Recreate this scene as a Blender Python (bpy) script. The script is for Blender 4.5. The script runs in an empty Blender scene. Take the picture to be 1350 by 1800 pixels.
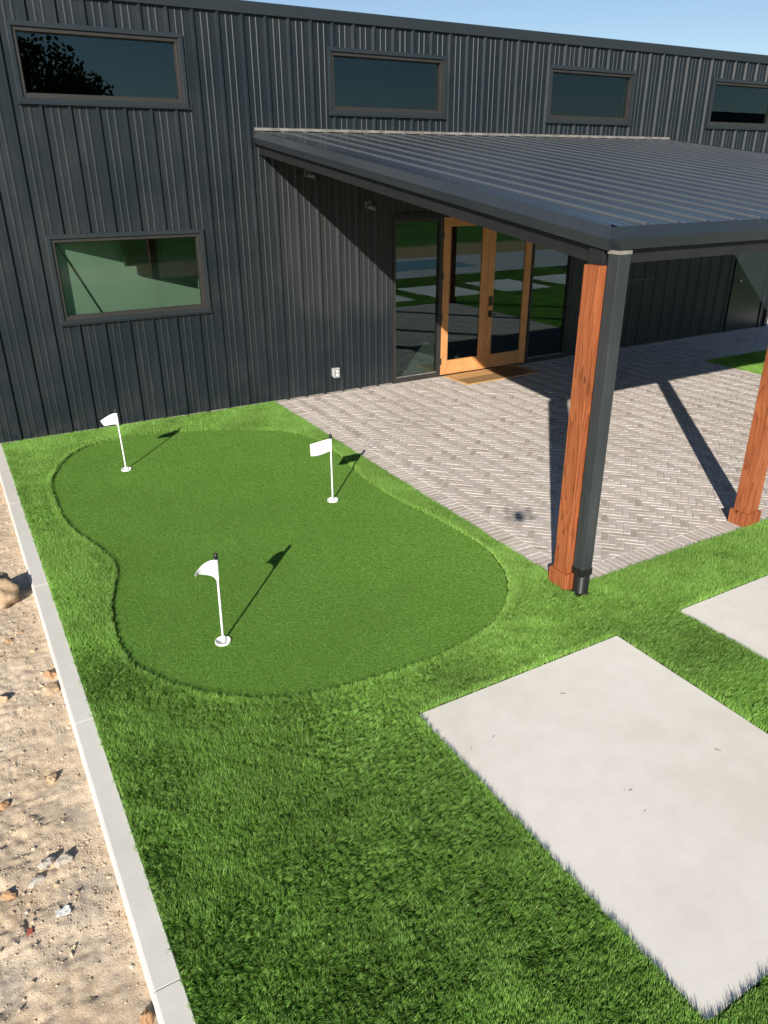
import bpy, bmesh, math, random
import numpy as np
from mathutils import Vector, Matrix

# ------------------------------------------------------------------ camera, sky, sun, exposure
SC = bpy.context.scene
COL = SC.collection
rng = np.random.default_rng(7)
random.seed(7)

F_PX, PITCH, YAW, ROLL = 1309.2, 0.42780, 0.52200, -0.00581
CAM = np.array([-0.5242, -10.0677, 3.0746])
cp, sp, cy, sy = math.cos(PITCH), math.sin(PITCH), math.cos(YAW), math.sin(YAW)
FW = Vector((sy * cp, cy * cp, -sp))
RT0 = Vector((cy, -sy, 0))
UP0 = RT0.cross(FW)
RT = RT0 * math.cos(ROLL) + UP0 * math.sin(ROLL)
UP = -RT0 * math.sin(ROLL) + UP0 * math.cos(ROLL)
cam_data = bpy.data.cameras.new('camera')
cam_data.sensor_fit = 'HORIZONTAL'
cam_data.sensor_width = 36.0
cam_data.lens = 36.0 * F_PX / 1350.0
cam_data.clip_start = 0.05
cam_data.clip_end = 3000
cam = bpy.data.objects.new('camera', cam_data)
COL.objects.link(cam)
M4 = Matrix(((RT.x, UP.x, -FW.x, CAM[0]), (RT.y, UP.y, -FW.y, CAM[1]), (RT.z, UP.z, -FW.z, CAM[2]), (0, 0, 0, 1)))
cam.matrix_world = M4
SC.camera = cam

SUN_EL = math.radians(24.8)
SUN_AZ = math.radians(41.0)          # the light travels towards +x sin, +y cos
TO_SUN = Vector((-math.sin(SUN_AZ) * math.cos(SUN_EL), -math.cos(SUN_AZ) * math.cos(SUN_EL), math.sin(SUN_EL)))
world = bpy.data.worlds.new('World')
SC.world = world
world.use_nodes = True
wn = world.node_tree
sky = wn.nodes.new('ShaderNodeTexSky')
sky.sky_type = 'NISHITA'
sky.sun_disc = False
sky.sun_elevation = SUN_EL
# Nishita: rotation 0 has the sun towards +Y, growing clockwise
sky.sun_rotation = math.atan2(TO_SUN.x, TO_SUN.y)
sky.air_density = 0.9
sky.dust_density = 0.25
sky.ozone_density = 1.8
bgn = wn.nodes['Background']
bgn.inputs['Strength'].default_value = 0.069
wn.links.new(sky.outputs[0], bgn.inputs['Color'])

sl = bpy.data.lights.new('sun', 'SUN')
sl.energy = 5.0
sl.angle = math.radians(0.5)
sl.color = (1.0, 0.93, 0.83)
sun = bpy.data.objects.new('sun', sl)
COL.objects.link(sun)
sun.location = (-20, -25, 20)
sun.rotation_euler = TO_SUN.to_track_quat('Z', 'Y').to_euler()

vs = SC.view_settings
vs.view_transform = 'Standard'
vs.look = 'None'
vs.exposure = 0.62
vs.gamma = 1.0
vs.use_curve_mapping = False
SC.render.engine = 'CYCLES'
SC.cycles.use_denoising = True
SC.cycles.max_bounces = 8
SC.cycles.transparent_max_bounces = 12
SC.cycles.caustics_reflective = False
SC.cycles.caustics_refractive = False

# ------------------------------------------------------------------ helpers
def tag(o, label=None, cat=None, group=None, kind=None):
    if label: o['label'] = label
    if cat: o['category'] = cat
    if group: o['group'] = group
    if kind: o['kind'] = kind
    return o

def empty(name, loc=(0, 0, 0), parent=None):
    o = bpy.data.objects.new(name, None)
    o.empty_display_size = 0.1
    COL.objects.link(o)
    o.location = loc
    if parent: o.parent = parent
    return o

def link_mesh(name, me, mat=None, parent=None, loc=None):
    if mat is not None and not me.materials: me.materials.append(mat)
    o = bpy.data.objects.new(name, me)
    COL.objects.link(o)
    if parent: o.parent = parent
    if loc is not None: o.location = loc
    return o

class MB:
    def __init__(s): s.v = []; s.f = []
    def add(s, vs_, fs_):
        n = len(s.v); s.v += [tuple(map(float, q)) for q in vs_]; s.f += [tuple(i + n for i in q) for q in fs_]; return s
    def box(s, x0, x1, y0, y1, z0, z1):
        return s.add([(x0, y0, z0), (x1, y0, z0), (x1, y1, z0), (x0, y1, z0), (x0, y0, z1), (x1, y0, z1), (x1, y1, z1), (x0, y1, z1)],
                     [(0, 3, 2, 1), (4, 5, 6, 7), (0, 1, 5, 4), (1, 2, 6, 5), (2, 3, 7, 6), (3, 0, 4, 7)])
    def quad(s, a, b, c, d): return s.add([a, b, c, d], [(0, 1, 2, 3)])
    def prism(s, poly, axis, a, b):
        # poly: list of 2D points in the two other axes (order x,y,z without axis)
        def P(q, t):
            l = list(q); l.insert(axis, t); return tuple(l)
        n = len(poly)
        vsx = [P(q, a) for q in poly] + [P(q, b) for q in poly]
        fs = [tuple(range(n)), tuple(range(2 * n - 1, n - 1, -1))] + [(i, i + n, (i + 1) % n + n, (i + 1) % n) for i in range(n)]
        return s.add(vsx, fs)
    def tube(s, p0, p1, r0, r1=None, n=12, caps=True):
        r1 = r0 if r1 is None else r1
        p0 = Vector(p0); p1 = Vector(p1); d = (p1 - p0).normalized()
        a = d.orthogonal().normalized(); b = d.cross(a)
        vsx = []
        for p_, r in ((p0, r0), (p1, r1)):
            for i in range(n):
                t = 2 * math.pi * i / n
                vsx.append(p_ + a * math.cos(t) * r + b * math.sin(t) * r)
        fs = [(i, (i + 1) % n, (i + 1) % n + n, i + n) for i in range(n)]
        if caps: fs += [tuple(range(n - 1, -1, -1)), tuple(range(n, 2 * n))]
        return s.add(vsx, fs)
    def lathe(s, prof, c=(0, 0, 0), n=20, cap=False):
        vsx = []; fs = []
        for r, z in prof:
            for i in range(n):
                t = 2 * math.pi * i / n
                vsx.append((c[0] + r * math.cos(t), c[1] + r * math.sin(t), c[2] + z))
        for k in range(len(prof) - 1):
            for i in range(n):
                fs.append((k * n + i, k * n + (i + 1) % n, (k + 1) * n + (i + 1) % n, (k + 1) * n + i))
        if cap:
            m = (len(prof) - 1) * n
            fs.append(tuple(range(m, m + n)))
        return s.add(vsx, fs)
    def mesh(s, name, smooth=False):
        me = bpy.data.meshes.new(name)
        me.from_pydata(s.v, [], s.f); me.update()
        bm = bmesh.new(); bm.from_mesh(me); bmesh.ops.recalc_face_normals(bm, faces=bm.faces); bm.to_mesh(me); bm.free()
        if smooth:
            me.polygons.foreach_set('use_smooth', [True] * len(me.polygons))
        return me
    def build(s, name, mat, parent=None, loc=None, bevel=0, smooth=False):
        o = link_mesh(name, s.mesh(name, smooth), mat, parent, loc)
        if bevel:
            m = o.modifiers.new('bevel', 'BEVEL'); m.width = bevel; m.segments = 2; m.limit_method = 'ANGLE'; m.angle_limit = math.radians(40)
            m.harden_normals = False
        return o

def vnoise(x, y, seed=0):
    xi = np.floor(x).astype(np.int64); yi = np.floor(y).astype(np.int64)
    xf = x - xi; yf = y - yi
    def h(a, b):
        n = (a * 374761393 + b * 668265263 + seed * 974711) & 0x7fffffff
        n = ((n ^ (n >> 13)) * 1274126177) & 0x7fffffff
        n = (n ^ (n >> 16)) & 0xffff
        return n / 65535.0
    u = xf * xf * (3 - 2 * xf); v = yf * yf * (3 - 2 * yf)
    return (h(xi, yi) * (1 - u) + h(xi + 1, yi) * u) * (1 - v) + (h(xi, yi + 1) * (1 - u) + h(xi + 1, yi + 1) * u) * v

def fbm(x, y, seed=0, oct=4):
    a = 0; w_ = 1; t = 0
    for k in range(oct):
        a = a + w_ * vnoise(x * 2 ** k, y * 2 ** k, seed + k * 17); t += w_; w_ *= 0.5
    return a / t

def in_poly(x, y, poly):
    c = np.zeros(x.shape, bool); n = len(poly); j = n - 1
    for i in range(n):
        xi, yi = poly[i]; xj, yj = poly[j]
        c ^= ((yi > y) != (yj > y)) & (x < (xj - xi) * (y - yi) / (yj - yi + 1e-12) + xi)
        j = i
    return c

def fill_sheet(name, loops, z, mat, parent=None):
    # flat sheet with an outer loop and holes
    bm = bmesh.new(); es = []
    for lp in loops:
        vv = [bm.verts.new((a, b, z)) for a, b in lp]
        for i in range(len(vv)): es.append(bm.edges.new((vv[i], vv[(i + 1) % len(vv)])))
    bmesh.ops.triangle_fill(bm, use_beauty=True, use_dissolve=False, edges=es)
    bmesh.ops.recalc_face_normals(bm, faces=bm.faces)
    me = bpy.data.meshes.new(name)
    for f in bm.faces:
        if f.normal.z < 0: f.normal_flip()
    bm.to_mesh(me); bm.free()
    return link_mesh(name, me, mat, parent)

def project(x, y, z):
    d = np.stack([x - CAM[0], y - CAM[1], z - CAM[2]], -1)
    zz = d @ np.array(FW); 
    return 675 + F_PX * (d @ np.array(RT)) / zz, 900 - F_PX * (d @ np.array(UP)) / zz, zz

# ------------------------------------------------------------------ materials
def new_mat(name):
    m = bpy.data.materials.new(name); m.use_nodes = True
    nt = m.node_tree
    return m, nt, nt.nodes['Principled BSDF']

class NG:
    """small node-graph builder"""
    def __init__(s, nt): s.nt = nt
    def n(s, t, **kw):
        nd = s.nt.nodes.new(t)
        for k, v in kw.items(): setattr(nd, k, v)
        return nd
    def l(s, a, b): s.nt.links.new(a, b)
    def coord(s, kind='Object'): return s.n('ShaderNodeTexCoord').outputs[kind]
    def pos(s): return s.n('ShaderNodeNewGeometry').outputs['Position']
    def mapping(s, vec, scale=(1, 1, 1), loc=(0, 0, 0), rot=(0, 0, 0)):
        m = s.n('ShaderNodeMapping'); s.l(vec, m.inputs[0])
        m.inputs['Scale'].default_value = scale; m.inputs['Location'].default_value = loc; m.inputs['Rotation'].default_value = rot
        return m.outputs[0]
    def noise(s, vec, scale=5, detail=4, rough=0.55, dist=0):
        t = s.n('ShaderNodeTexNoise'); s.l(vec, t.inputs['Vector'])
        t.inputs['Scale'].default_value = scale; t.inputs['Detail'].default_value = detail; t.inputs['Roughness'].default_value = rough; t.inputs['Distortion'].default_value = dist
        return t.outputs['Fac']
    def ramp(s, fac, stops, interp='LINEAR'):
        r = s.n('ShaderNodeValToRGB'); r.color_ramp.interpolation = interp
        while len(r.color_ramp.elements) < len(stops): r.color_ramp.elements.new(0.5)
        for e, (p_, c) in zip(r.color_ramp.elements, stops):
            e.position = p_; e.color = (*c, 1) if len(c) == 3 else c
        s.l(fac, r.inputs[0]); return r.outputs[0]
    def mix(s, fac, a, b, mode='MIX'):
        m = s.n('ShaderNodeMix', data_type='RGBA', blend_type=mode)
        for sock, v in ((0, fac), (6, a), (7, b)):
            if isinstance(v, (int, float)): m.inputs[sock].default_value = v
            elif isinstance(v, tuple): m.inputs[sock].default_value = (*v, 1) if len(v) == 3 else v
            else: s.l(v, m.inputs[sock])
        return m.outputs[2]
    def math(s, op, a, b=None, c=None, clamp=False):
        m = s.n('ShaderNodeMath', operation=op, use_clamp=clamp)
        for i, v in enumerate((a, b, c)):
            if v is None: continue
            if isinstance(v, (int, float)): m.inputs[i].default_value = v
            else: s.l(v, m.inputs[i])
        return m.outputs[0]
    def bump(s, h, strength=0.3, dist=0.01):
        b = s.n('ShaderNodeBump'); b.inputs['Strength'].default_value = strength; b.inputs['Distance'].default_value = dist
        s.l(h, b.inputs['Height']); return b.outputs[0]
    def mapr(s, v, a, b, c, d):
        m = s.n('ShaderNodeMapRange'); s.l(v, m.inputs[0])
        for i, q in enumerate((a, b, c, d)): m.inputs[i + 1].default_value = q
        return m.outputs[0]

def pset(b, base=None, rough=None, metal=None, spec=None, coat=None):
    if base is not None: b.inputs['Base Color'].default_value = (*base, 1)
    if rough is not None: b.inputs['Roughness'].default_value = rough
    if metal is not None: b.inputs['Metallic'].default_value = metal
    if spec is not None: b.inputs['Specular IOR Level'].default_value = spec
    if coat is not None: b.inputs['Coat Weight'].default_value = coat

def plain(name, base, rough=0.6, metal=0, spec=0.5, var=0.15, scale=8, bump=0.0):
    m, nt, b = new_mat(name); g = NG(nt); pset(b, base, rough, metal, spec)
    c = g.pos()
    nz = g.noise(c, scale, 5)
    lo = tuple(v * (1 - var) for v in base); hi = tuple(min(1, v * (1 + var)) for v in base)
    g.l(g.ramp(nz, [(0.3, lo), (0.7, hi)]), b.inputs['Base Color'])
    if bump: g.l(g.bump(g.noise(c, scale * 8, 4), bump, 0.005), b.inputs['Normal'])
    return m

# painted corrugated steel, dusted
def mat_metal(name, base, rough=0.38, dust=(0.12, 0.10, 0.085), dust_amt=0.35, stain=False, spec=0.5):
    m, nt, b = new_mat(name); g = NG(nt); pset(b, base, rough, 0, spec)
    c = g.pos()
    st = g.noise(g.mapping(c, (9, 9, 0.55)), 3.0, 5, 0.6)         # vertical streaks
    bl = g.noise(c, 1.1, 4, 0.6)
    fac = g.math('MULTIPLY', g.mapr(st, 0.42, 0.72, 0, 1), g.mapr(bl, 0.42, 0.68, 0, 1))
    fac = g.math('MULTIPLY', fac, dust_amt)
    if stain:   # chalky patch around the dry wall left of the glass doors
        sep = g.n('ShaderNodeSeparateXYZ'); g.l(c, sep.inputs[0])
        wob = g.math('MULTIPLY', g.math('SUBTRACT', g.noise(g.mapping(c, (1, 1, 0.35)), 2.6, 4), 0.5), 1.3)
        xx = g.math('ADD', sep.outputs[0], wob)
        zz = g.math('ADD', sep.outputs[2], wob)
        fx = g.math('MULTIPLY', g.mapr(xx, 3.3, 3.9, 0, 1), g.mapr(xx, 5.5, 6.4, 1, 0))
        fz = g.math('MULTIPLY', g.mapr(zz, 1.0, 1.35, 0, 1), g.mapr(zz, 3.1, 3.5, 1, 0))
        pat = g.math('MULTIPLY', g.math('MULTIPLY', fx, fz), g.mapr(st, 0.25, 0.65, 0.35, 1))
        fac = g.math('MAXIMUM', fac, g.math('MULTIPLY', pat, 0.36))
        low = g.math('MULTIPLY', g.mapr(sep.outputs[2], 0.0, 0.45, 0.3, 0), g.mapr(g.noise(c, 5, 5), 0.35, 0.7, 0, 1))
        fac = g.math('MAXIMUM', fac, low)
    col = g.mix(fac, base, dust)
    ti = g.n('ShaderNodeObjectInfo').outputs['Random']
    col = g.mix(1.0, col, g.ramp(ti, [(0, (0.93, 0.93, 0.93)), (1, (1.07, 1.07, 1.07))]), 'MULTIPLY')
    speck = g.mapr(g.noise(c, 160, 1), 0.80, 0.84, 0, 0.5)
    col = g.mix(speck, col, (0.3, 0.3, 0.3))
    g.l(col, b.inputs['Base Color'])
    g.l(g.math('ADD', g.math('MULTIPLY', fac, 0.5), g.mapr(bl, 0.3, 0.7, rough - 0.06, rough + 0.08)), b.inputs['Roughness'])
    g.l(g.bump(g.noise(g.mapping(c, (1, 1, 0.3)), 3, 3), 0.10, 0.02), b.inputs['Normal'])
    return m

M = {}
M['wall'] = mat_metal('charcoal_corrugated_steel', (0.0050, 0.0100, 0.0140), 0.44, (0.040, 0.038, 0.036), 0.24, True, spec=0.55)
M['trim'] = mat_metal('charcoal_trim_steel', (0.017, 0.0225, 0.0275), 0.28, (0.08, 0.075, 0.07), 0.08, spec=0.6)
M['roof'] = mat_metal('charcoal_roof_steel', (0.030, 0.037, 0.046), 0.20, (0.12, 0.12, 0.12), 0.04, spec=0.6)
M['roof_rib'] = mat_metal('highlit_roof_rib', (0.062, 0.069, 0.077), 0.40, (0.16, 0.16, 0.16), 0.2, spec=0.5)  # lighter copy of the roof steel, rib highlight put into the colour
M['rake'] = mat_metal('charcoal_rake_steel', (0.026, 0.032, 0.039), 0.26, (0.12, 0.12, 0.115), 0.08, spec=0.6)
M['spout'] = mat_metal('slate_downspout_steel', (0.030, 0.036, 0.040), 0.35, (0.16, 0.155, 0.15), 0.22)
M['frame'] = plain('bronze_window_frame', (0.028, 0.0265, 0.025), 0.45, 0, 0.4, 0.12, 6)
M['dark'] = plain('dark_painted_steel', (0.014, 0.015, 0.016), 0.5, 0, 0.35, 0.15, 6)
M['black'] = plain('black_plastic', (0.012, 0.012, 0.012), 0.38, 0, 0.5, 0.1, 20)
M['flash'] = plain('pale_sealant_flashing', (0.20, 0.19, 0.17), 0.7, 0, 0.3, 0.35, 9)
M['inner'] = plain('interior_grey_paint', (0.045, 0.048, 0.05), 0.8, 0, 0.2, 0.1, 2)
M['infloor'] = plain('interior_concrete', (0.22, 0.23, 0.22), 0.6, 0, 0.3, 0.2, 2)
M['sage'] = plain('pale_sage_screen_cloth', (0.50, 0.57, 0.49), 0.9, 0, 0.1, 0.06, 2)
M['grey_plastic'] = plain('grey_plastic', (0.36, 0.37, 0.37), 0.45, 0, 0.4, 0.1, 30)
M['dim_plastic'] = plain('dim_grey_plastic', (0.16, 0.16, 0.165), 0.45, 0, 0.4, 0.1, 30)
M['white_plastic'] = plain('white_plastic', (0.80, 0.80, 0.79), 0.35, 0, 0.5, 0.02, 10)
M['white_cloth'] = plain('white_flag_cloth', (0.80, 0.81, 0.83), 0.85, 0, 0.15, 0.03, 30)
M['steel'] = plain('brushed_steel', (0.55, 0.55, 0.55), 0.3, 1, 0.5, 0.05, 30)
M['bark'] = plain('brown_bark', (0.09, 0.065, 0.045), 0.9, 0, 0.1, 0.3, 6)
M['render'] = plain('cream_house_wall', (0.52, 0.47, 0.40), 0.85, 0, 0.2, 0.08, 1)
M['shingle'] = plain('brown_roof_shingle', (0.09, 0.08, 0.075), 0.85, 0, 0.2, 0.25, 3)

def mat_glass(name, tint, r0):
    m = bpy.data.materials.new(name); m.use_nodes = True; nt = m.node_tree; g = NG(nt)
    for n_ in list(nt.nodes):
        if n_.type != 'OUTPUT_MATERIAL': nt.nodes.remove(n_)
    out = nt.nodes['Material Output']
    tr = g.n('ShaderNodeBsdfTransparent'); tr.inputs[0].default_value = (*tint, 1)
    gl = g.n('ShaderNodeBsdfGlossy'); gl.inputs['Roughness'].default_value = 0.0; gl.inputs[0].default_value = (0.72, 0.90, 1, 1)
    lw = g.n('ShaderNodeLayerWeight'); lw.inputs[0].default_value = 0.5
    p5 = g.math('POWER', lw.outputs['Facing'], 5.0)
    fac = g.math('ADD', g.math('MULTIPLY', p5, 1 - r0), r0, clamp=True)
    mx = g.n('ShaderNodeMixShader'); g.l(fac, mx.inputs[0]); g.l(tr.outputs[0], mx.inputs[1]); g.l(gl.outputs[0], mx.inputs[2])
    g.l(mx.outputs[0], out.inputs[0])
    return m
M['glass'] = mat_glass('tinted_window_glass', (0.72, 0.80, 0.75), 0.048)
M['door_glass'] = mat_glass('door_glass', (0.66, 0.74, 0.70), 0.095)

def mat_wood(name, c_lo, c_mid, c_hi, grain=1.0, rough=0.5, knots=True, axis='Z'):
    m, nt, b = new_mat(name); g = NG(nt); pset(b, c_mid, rough, 0, 0.3)
    c = g.coord('Object')
    ri = g.n('ShaderNodeObjectInfo').outputs['Random']
    off = g.n('ShaderNodeVectorMath', operation='ADD'); g.l(c, off.inputs[0])
    cmb = g.n('ShaderNodeCombineXYZ'); g.l(g.math('MULTIPLY', ri, 7.0), cmb.inputs[0]); g.l(g.math('MULTIPLY', ri, 13.0), cmb.inputs[2]); g.l(cmb.outputs[0], off.inputs[1])
    sc = {'Z': (1, 1, 0.07), 'X': (0.07, 1, 1)}[axis]
    v = g.mapping(off.outputs[0], sc)
    warp = g.noise(v, 6 * grain, 3, 0.5, 0.4)
    rings = g.math('POWER', g.math('FRACT', g.math('MULTIPLY', warp, 13.0)), 2.2)
    fine = g.noise(g.mapping(off.outputs[0], tuple(q * 9 for q in sc)), 14 * grain, 3)
    f = g.math('ADD', g.math('MULTIPLY', rings, 0.45), g.math('MULTIPLY', fine, 0.55))
    col = g.ramp(f, [(0.22, c_hi), (0.48, c_mid), (0.80, c_lo)])
    if knots:
        vo = g.n('ShaderNodeTexVoronoi'); vo.inputs['Scale'].default_value = 2.3
        g.l(g.mapping(off.outputs[0], (2.2, 2.2, 0.95) if axis == 'Z' else (.95, 2.2, 2.2)), vo.inputs['Vector'])
        kn = g.mapr(vo.outputs['Distance'], 0.045, 0.10, 0.85, 0)
        col = g.mix(kn, col, tuple(q * 0.25 for q in c_lo))
    big = g.noise(off.outputs[0], 1.7, 3)
    col = g.mix(1.0, col, g.ramp(big, [(0.3, (0.85, 0.85, 0.85)), (0.7, (1.12, 1.12, 1.12))]), 'MULTIPLY')
    g.l(col, b.inputs['Base Color'])
    g.l(g.bump(f, 0.12, 0.004), b.inputs['Normal'])
    return m
M['cedar'] = mat_wood('stained_cedar_post', (0.15, 0.042, 0.016), (0.275, 0.080, 0.029), (0.335, 0.108, 0.041), 1.0, 0.55)
M['fir'] = mat_wood('oiled_fir_door', (0.44, 0.19, 0.065), (0.56, 0.26, 0.095), (0.62, 0.31, 0.125), 1.6, 0.42, knots=False)

M['fir_x'] = mat_wood('oiled_fir_rail', (0.44, 0.19, 0.065), (0.56, 0.26, 0.095), (0.62, 0.31, 0.125), 1.6, 0.42, knots=False, axis='X')

def mat_concrete(name, base, rough=0.8):
    m, nt, b = new_mat(name); g = NG(nt); pset(b, base, rough, 0, 0.25)
    c = g.pos()
    a = g.noise(c, 0.9, 5, 0.6, 0.3); d = g.noise(c, 7, 5, 0.65); e = g.noise(c, 90, 3, 0.7)
    col = g.ramp(a, [(0.28, tuple(q * k for q, k in zip(base, (0.91, 0.90, 0.885)))), (0.5, base), (0.72, tuple(q * k for q, k in zip(base, (1.05, 1.05, 1.06))))])
    col = g.mix(1.0, col, g.ramp(d, [(0.3, (0.95, 0.945, 0.94)), (0.7, (1.03, 1.03, 1.03))]), 'MULTIPLY')
    col = g.mix(1.0, col, g.ramp(e, [(0.2, (0.95, 0.95, 0.95)), (0.8, (1.04, 1.04, 1.04))]), 'MULTIPLY')
    ms = g.noise(g.mapping(c, (1, 3, 1), rot=(0, 0, 0.5)), 3.2, 6, 0.7, 0.8)
    col = g.mix(g.mapr(ms, 0.66, 0.78, 0, 0.35), col, tuple(min(1, q * 1.12) for q in base))
    g.l(col, b.inputs['Base Color'])
    g.l(g.bump(g.math('ADD', g.math('MULTIPLY', d, 0.5), g.math('MULTIPLY', e, 0.3)), 0.12, 0.004), b.inputs['Normal'])
    return m
M['slab'] = mat_concrete('pale_troweled_concrete', (0.71, 0.68, 0.622))
M['kerb'] = mat_concrete('grey_kerb_concrete', (0.63, 0.608, 0.565))
M['deck'] = mat_concrete('pool_deck_concrete', (0.45, 0.44, 0.42))
M['mortar'] = plain('pale_sand_mortar', (0.56, 0.512, 0.466), 0.95, 0, 0.1, 0.12, 14, 0.3)

def mat_brick(name, joined):
    m, nt, b = new_mat(name); g = NG(nt); pset(b, (0.4, 0.35, 0.32), 0.85, 0, 0.2)
    if joined:
        a = g.n('ShaderNodeAttribute', attribute_name='tint'); t = a.outputs['Fac']
    else:
        t = g.n('ShaderNodeObjectInfo').outputs['Random']
    c = g.pos()
    col = g.ramp(t, [(0.0, (0.345, 0.298, 0.258)), (0.14, (0.445, 0.395, 0.353)), (0.5, (0.485, 0.435, 0.392)), (0.85, (0.515, 0.470, 0.435)), (1.0, (0.50, 0.462, 0.445))])
    n1 = g.noise(c, 22, 5, 0.65); n2 = g.noise(c, 150, 3); n3 = g.noise(c, 0.7, 3)
    col = g.mix(1.0, col, g.ramp(n1, [(0.28, (0.82, 0.81, 0.80)), (0.72, (1.12, 1.12, 1.12))]), 'MULTIPLY')
    # mortar haze smeared over the faces
    col = g.mix(g.mapr(g.noise(c, 9, 5, 0.7), 0.45, 0.75, 0.0, 0.55), col, (0.58, 0.54, 0.505))
    col = g.mix(1.0, col, g.ramp(n3, [(0.3, (0.94, 0.94, 0.94)), (0.7, (1.05, 1.05, 1.05))]), 'MULTIPLY')
    g.l(col, b.inputs['Base Color'])
    g.l(g.bump(g.math('ADD', n1, g.math('MULTIPLY', n2, 0.4)), 0.25, 0.004), b.inputs['Normal'])
    return m
M['brick_one'] = mat_brick('taupe_clay_paver', False)
M['brick_all'] = mat_brick('taupe_clay_paver_joined', True)

def mat_blade(name, stops, dry, dry_amt, rough=0.5, spec=0.3, trans=0.25, patch=0.25):
    m, nt, b = new_mat(name); g = NG(nt); pset(b, stops[1][1], rough, 0, spec)
    t = g.n('ShaderNodeAttribute', attribute_name='tint').outputs['Fac']
    hgt = g.n('ShaderNodeAttribute', attribute_name='dry').outputs['Fac']
    r = g.n('ShaderNodeObjectInfo').outputs['Random']
    f = g.math('FRACT', g.math('ADD', t, g.math('MULTIPLY', r, 0.9)))
    col = g.ramp(f, stops)
    c = g.pos()
    pn = g.noise(c, 1.3, 3)
    col = g.mix(1.0, col, g.ramp(pn, [(0.3, (1 - patch,) * 3), (0.7, (1 + patch,) * 3)]), 'MULTIPLY')
    col = g.mix(g.math('MULTIPLY', hgt, dry_amt), col, dry)
    g.l(col, b.inputs['Base Color'])
    tl = g.n('ShaderNodeBsdfTranslucent'); g.l(g.mix(1.0, col, (1.0, 1.1, 0.5), 'MULTIPLY'), tl.inputs[0])
    mx = g.n('ShaderNodeMixShader'); mx.inputs[0].default_value = trans
    out = nt.nodes['Material Output']
    g.l(b.outputs[0], mx.inputs[1]); g.l(tl.outputs[0], mx.inputs[2]); g.l(mx.outputs[0], out.inputs[0])
    return m
M['blade'] = mat_blade('turf_blade', [(0.0, (0.088, 0.218, 0.028)), (0.35, (0.172, 0.370, 0.058)), (0.75, (0.275, 0.490, 0.100)), (1.0, (0.450, 0.595, 0.230))], (0.40, 0.36, 0.13), 0.8, rough=0.45, spec=0.3, trans=0.12)
M['nap'] = mat_blade('putting_turf_fibre', [(0.0, (0.110, 0.250, 0.038)), (0.4, (0.145, 0.315, 0.048)), (0.8, (0.190, 0.370, 0.062)), (1.0, (0.30, 0.45, 0.14))], (0.30, 0.33, 0.09), 0.4, trans=0.2, patch=0.06)
M['turf_base'] = plain('turf_thatch', (0.035, 0.055, 0.012), 0.95, 0, 0.05, 0.3, 60, 0.4)
M['green_base'] = plain('putting_turf_base', (0.09, 0.20, 0.03), 0.95, 0, 0.05, 0.12, 120, 0.4)

def mat_dirt():
    m, nt, b = new_mat('sandy_rubble_dirt'); g = NG(nt); pset(b, (0.45, 0.34, 0.22), 0.95, 0, 0.1)
    c = g.pos()
    a = g.noise(c, 1.6, 5, 0.6); d = g.noise(c, 9, 6, 0.7); e = g.noise(c, 110, 5, 0.85); k = g.noise(c, 4.0, 4, 0.6, 0.5)
    col = g.ramp(a, [(0.3, (0.58, 0.45, 0.305)), (0.5, (0.67, 0.54, 0.39)), (0.7, (0.70, 0.595, 0.46))])
    col = g.mix(g.mapr(k, 0.5, 0.66, 0, 0.7), col, (0.47, 0.41, 0.33))
    col = g.mix(g.mapr(g.noise(c, 5.5, 4, 0.6, 0.2), 0.6, 0.72, 0, 0.6), col, (0.57, 0.41, 0.24))
    col = g.mix(1.0, col, g.ramp(e, [(0.34, (0.66, 0.63, 0.60)), (0.5, (1.0, 1.0, 1.0)), (0.66, (1.18, 1.18, 1.18))]), 'MULTIPLY')
    col = g.mix(1.0, col, g.ramp(d, [(0.25, (0.91, 0.90, 0.885)), (0.75, (1.08, 1.08, 1.08))]), 'MULTIPLY')
    g.l(col, b.inputs['Base Color'])
    g.l(g.bump(g.math('ADD', g.math('MULTIPLY', d, 0.6), g.math('MULTIPLY', e, 0.5)), 0.9, 0.014), b.inputs['Normal'])
    return m
M['dirt'] = mat_dirt()

def mat_rock(name, base):
    m, nt, b = new_mat(name); g = NG(nt); pset(b, base, 0.92, 0, 0.15)
    c = g.pos()
    a = g.noise(c, 11, 6, 0.65); d = g.noise(c, 60, 4, 0.7)
    col = g.ramp(a, [(0.3, tuple(q * 0.72 for q in base)), (0.55, base), (0.75, tuple(min(1, q * 1.25) for q in base))])
    col = g.mix(1.0, col, g.ramp(d, [(0.25, (0.8, 0.8, 0.8)), (0.7, (1.1, 1.1, 1.1))]), 'MULTIPLY')
    g.l(col, b.inputs['Base Color']); g.l(g.bump(g.math('ADD', a, g.math('MULTIPLY', d, 0.5)), 0.5, 0.01), b.inputs['Normal'])
    return m
M['rock_tan'] = mat_rock('tan_limestone', (0.50, 0.36, 0.23))
M['rock_orange'] = mat_rock('orange_sandstone', (0.46, 0.28, 0.15))
M['rock_grey'] = mat_rock('grey_concrete_rubble', (0.48, 0.43, 0.37))

def mat_pebble():
    m, nt, b = new_mat('mixed_pebbles'); g = NG(nt); pset(b, (0.4, 0.33, 0.25), 0.92, 0, 0.15)
    t = g.n('ShaderNodeAttribute', attribute_name='tint').outputs['Fac']
    col = g.ramp(t, [(0.0, (0.36, 0.27, 0.18)), (0.3, (0.52, 0.41, 0.28)), (0.7, (0.58, 0.47, 0.34)), (0.85, (0.55, 0.40, 0.25)), (1.0, (0.68, 0.60, 0.49))])
    g.l(col, b.inputs['Base Color']); return m
M['pebble'] = mat_pebble()

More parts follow.
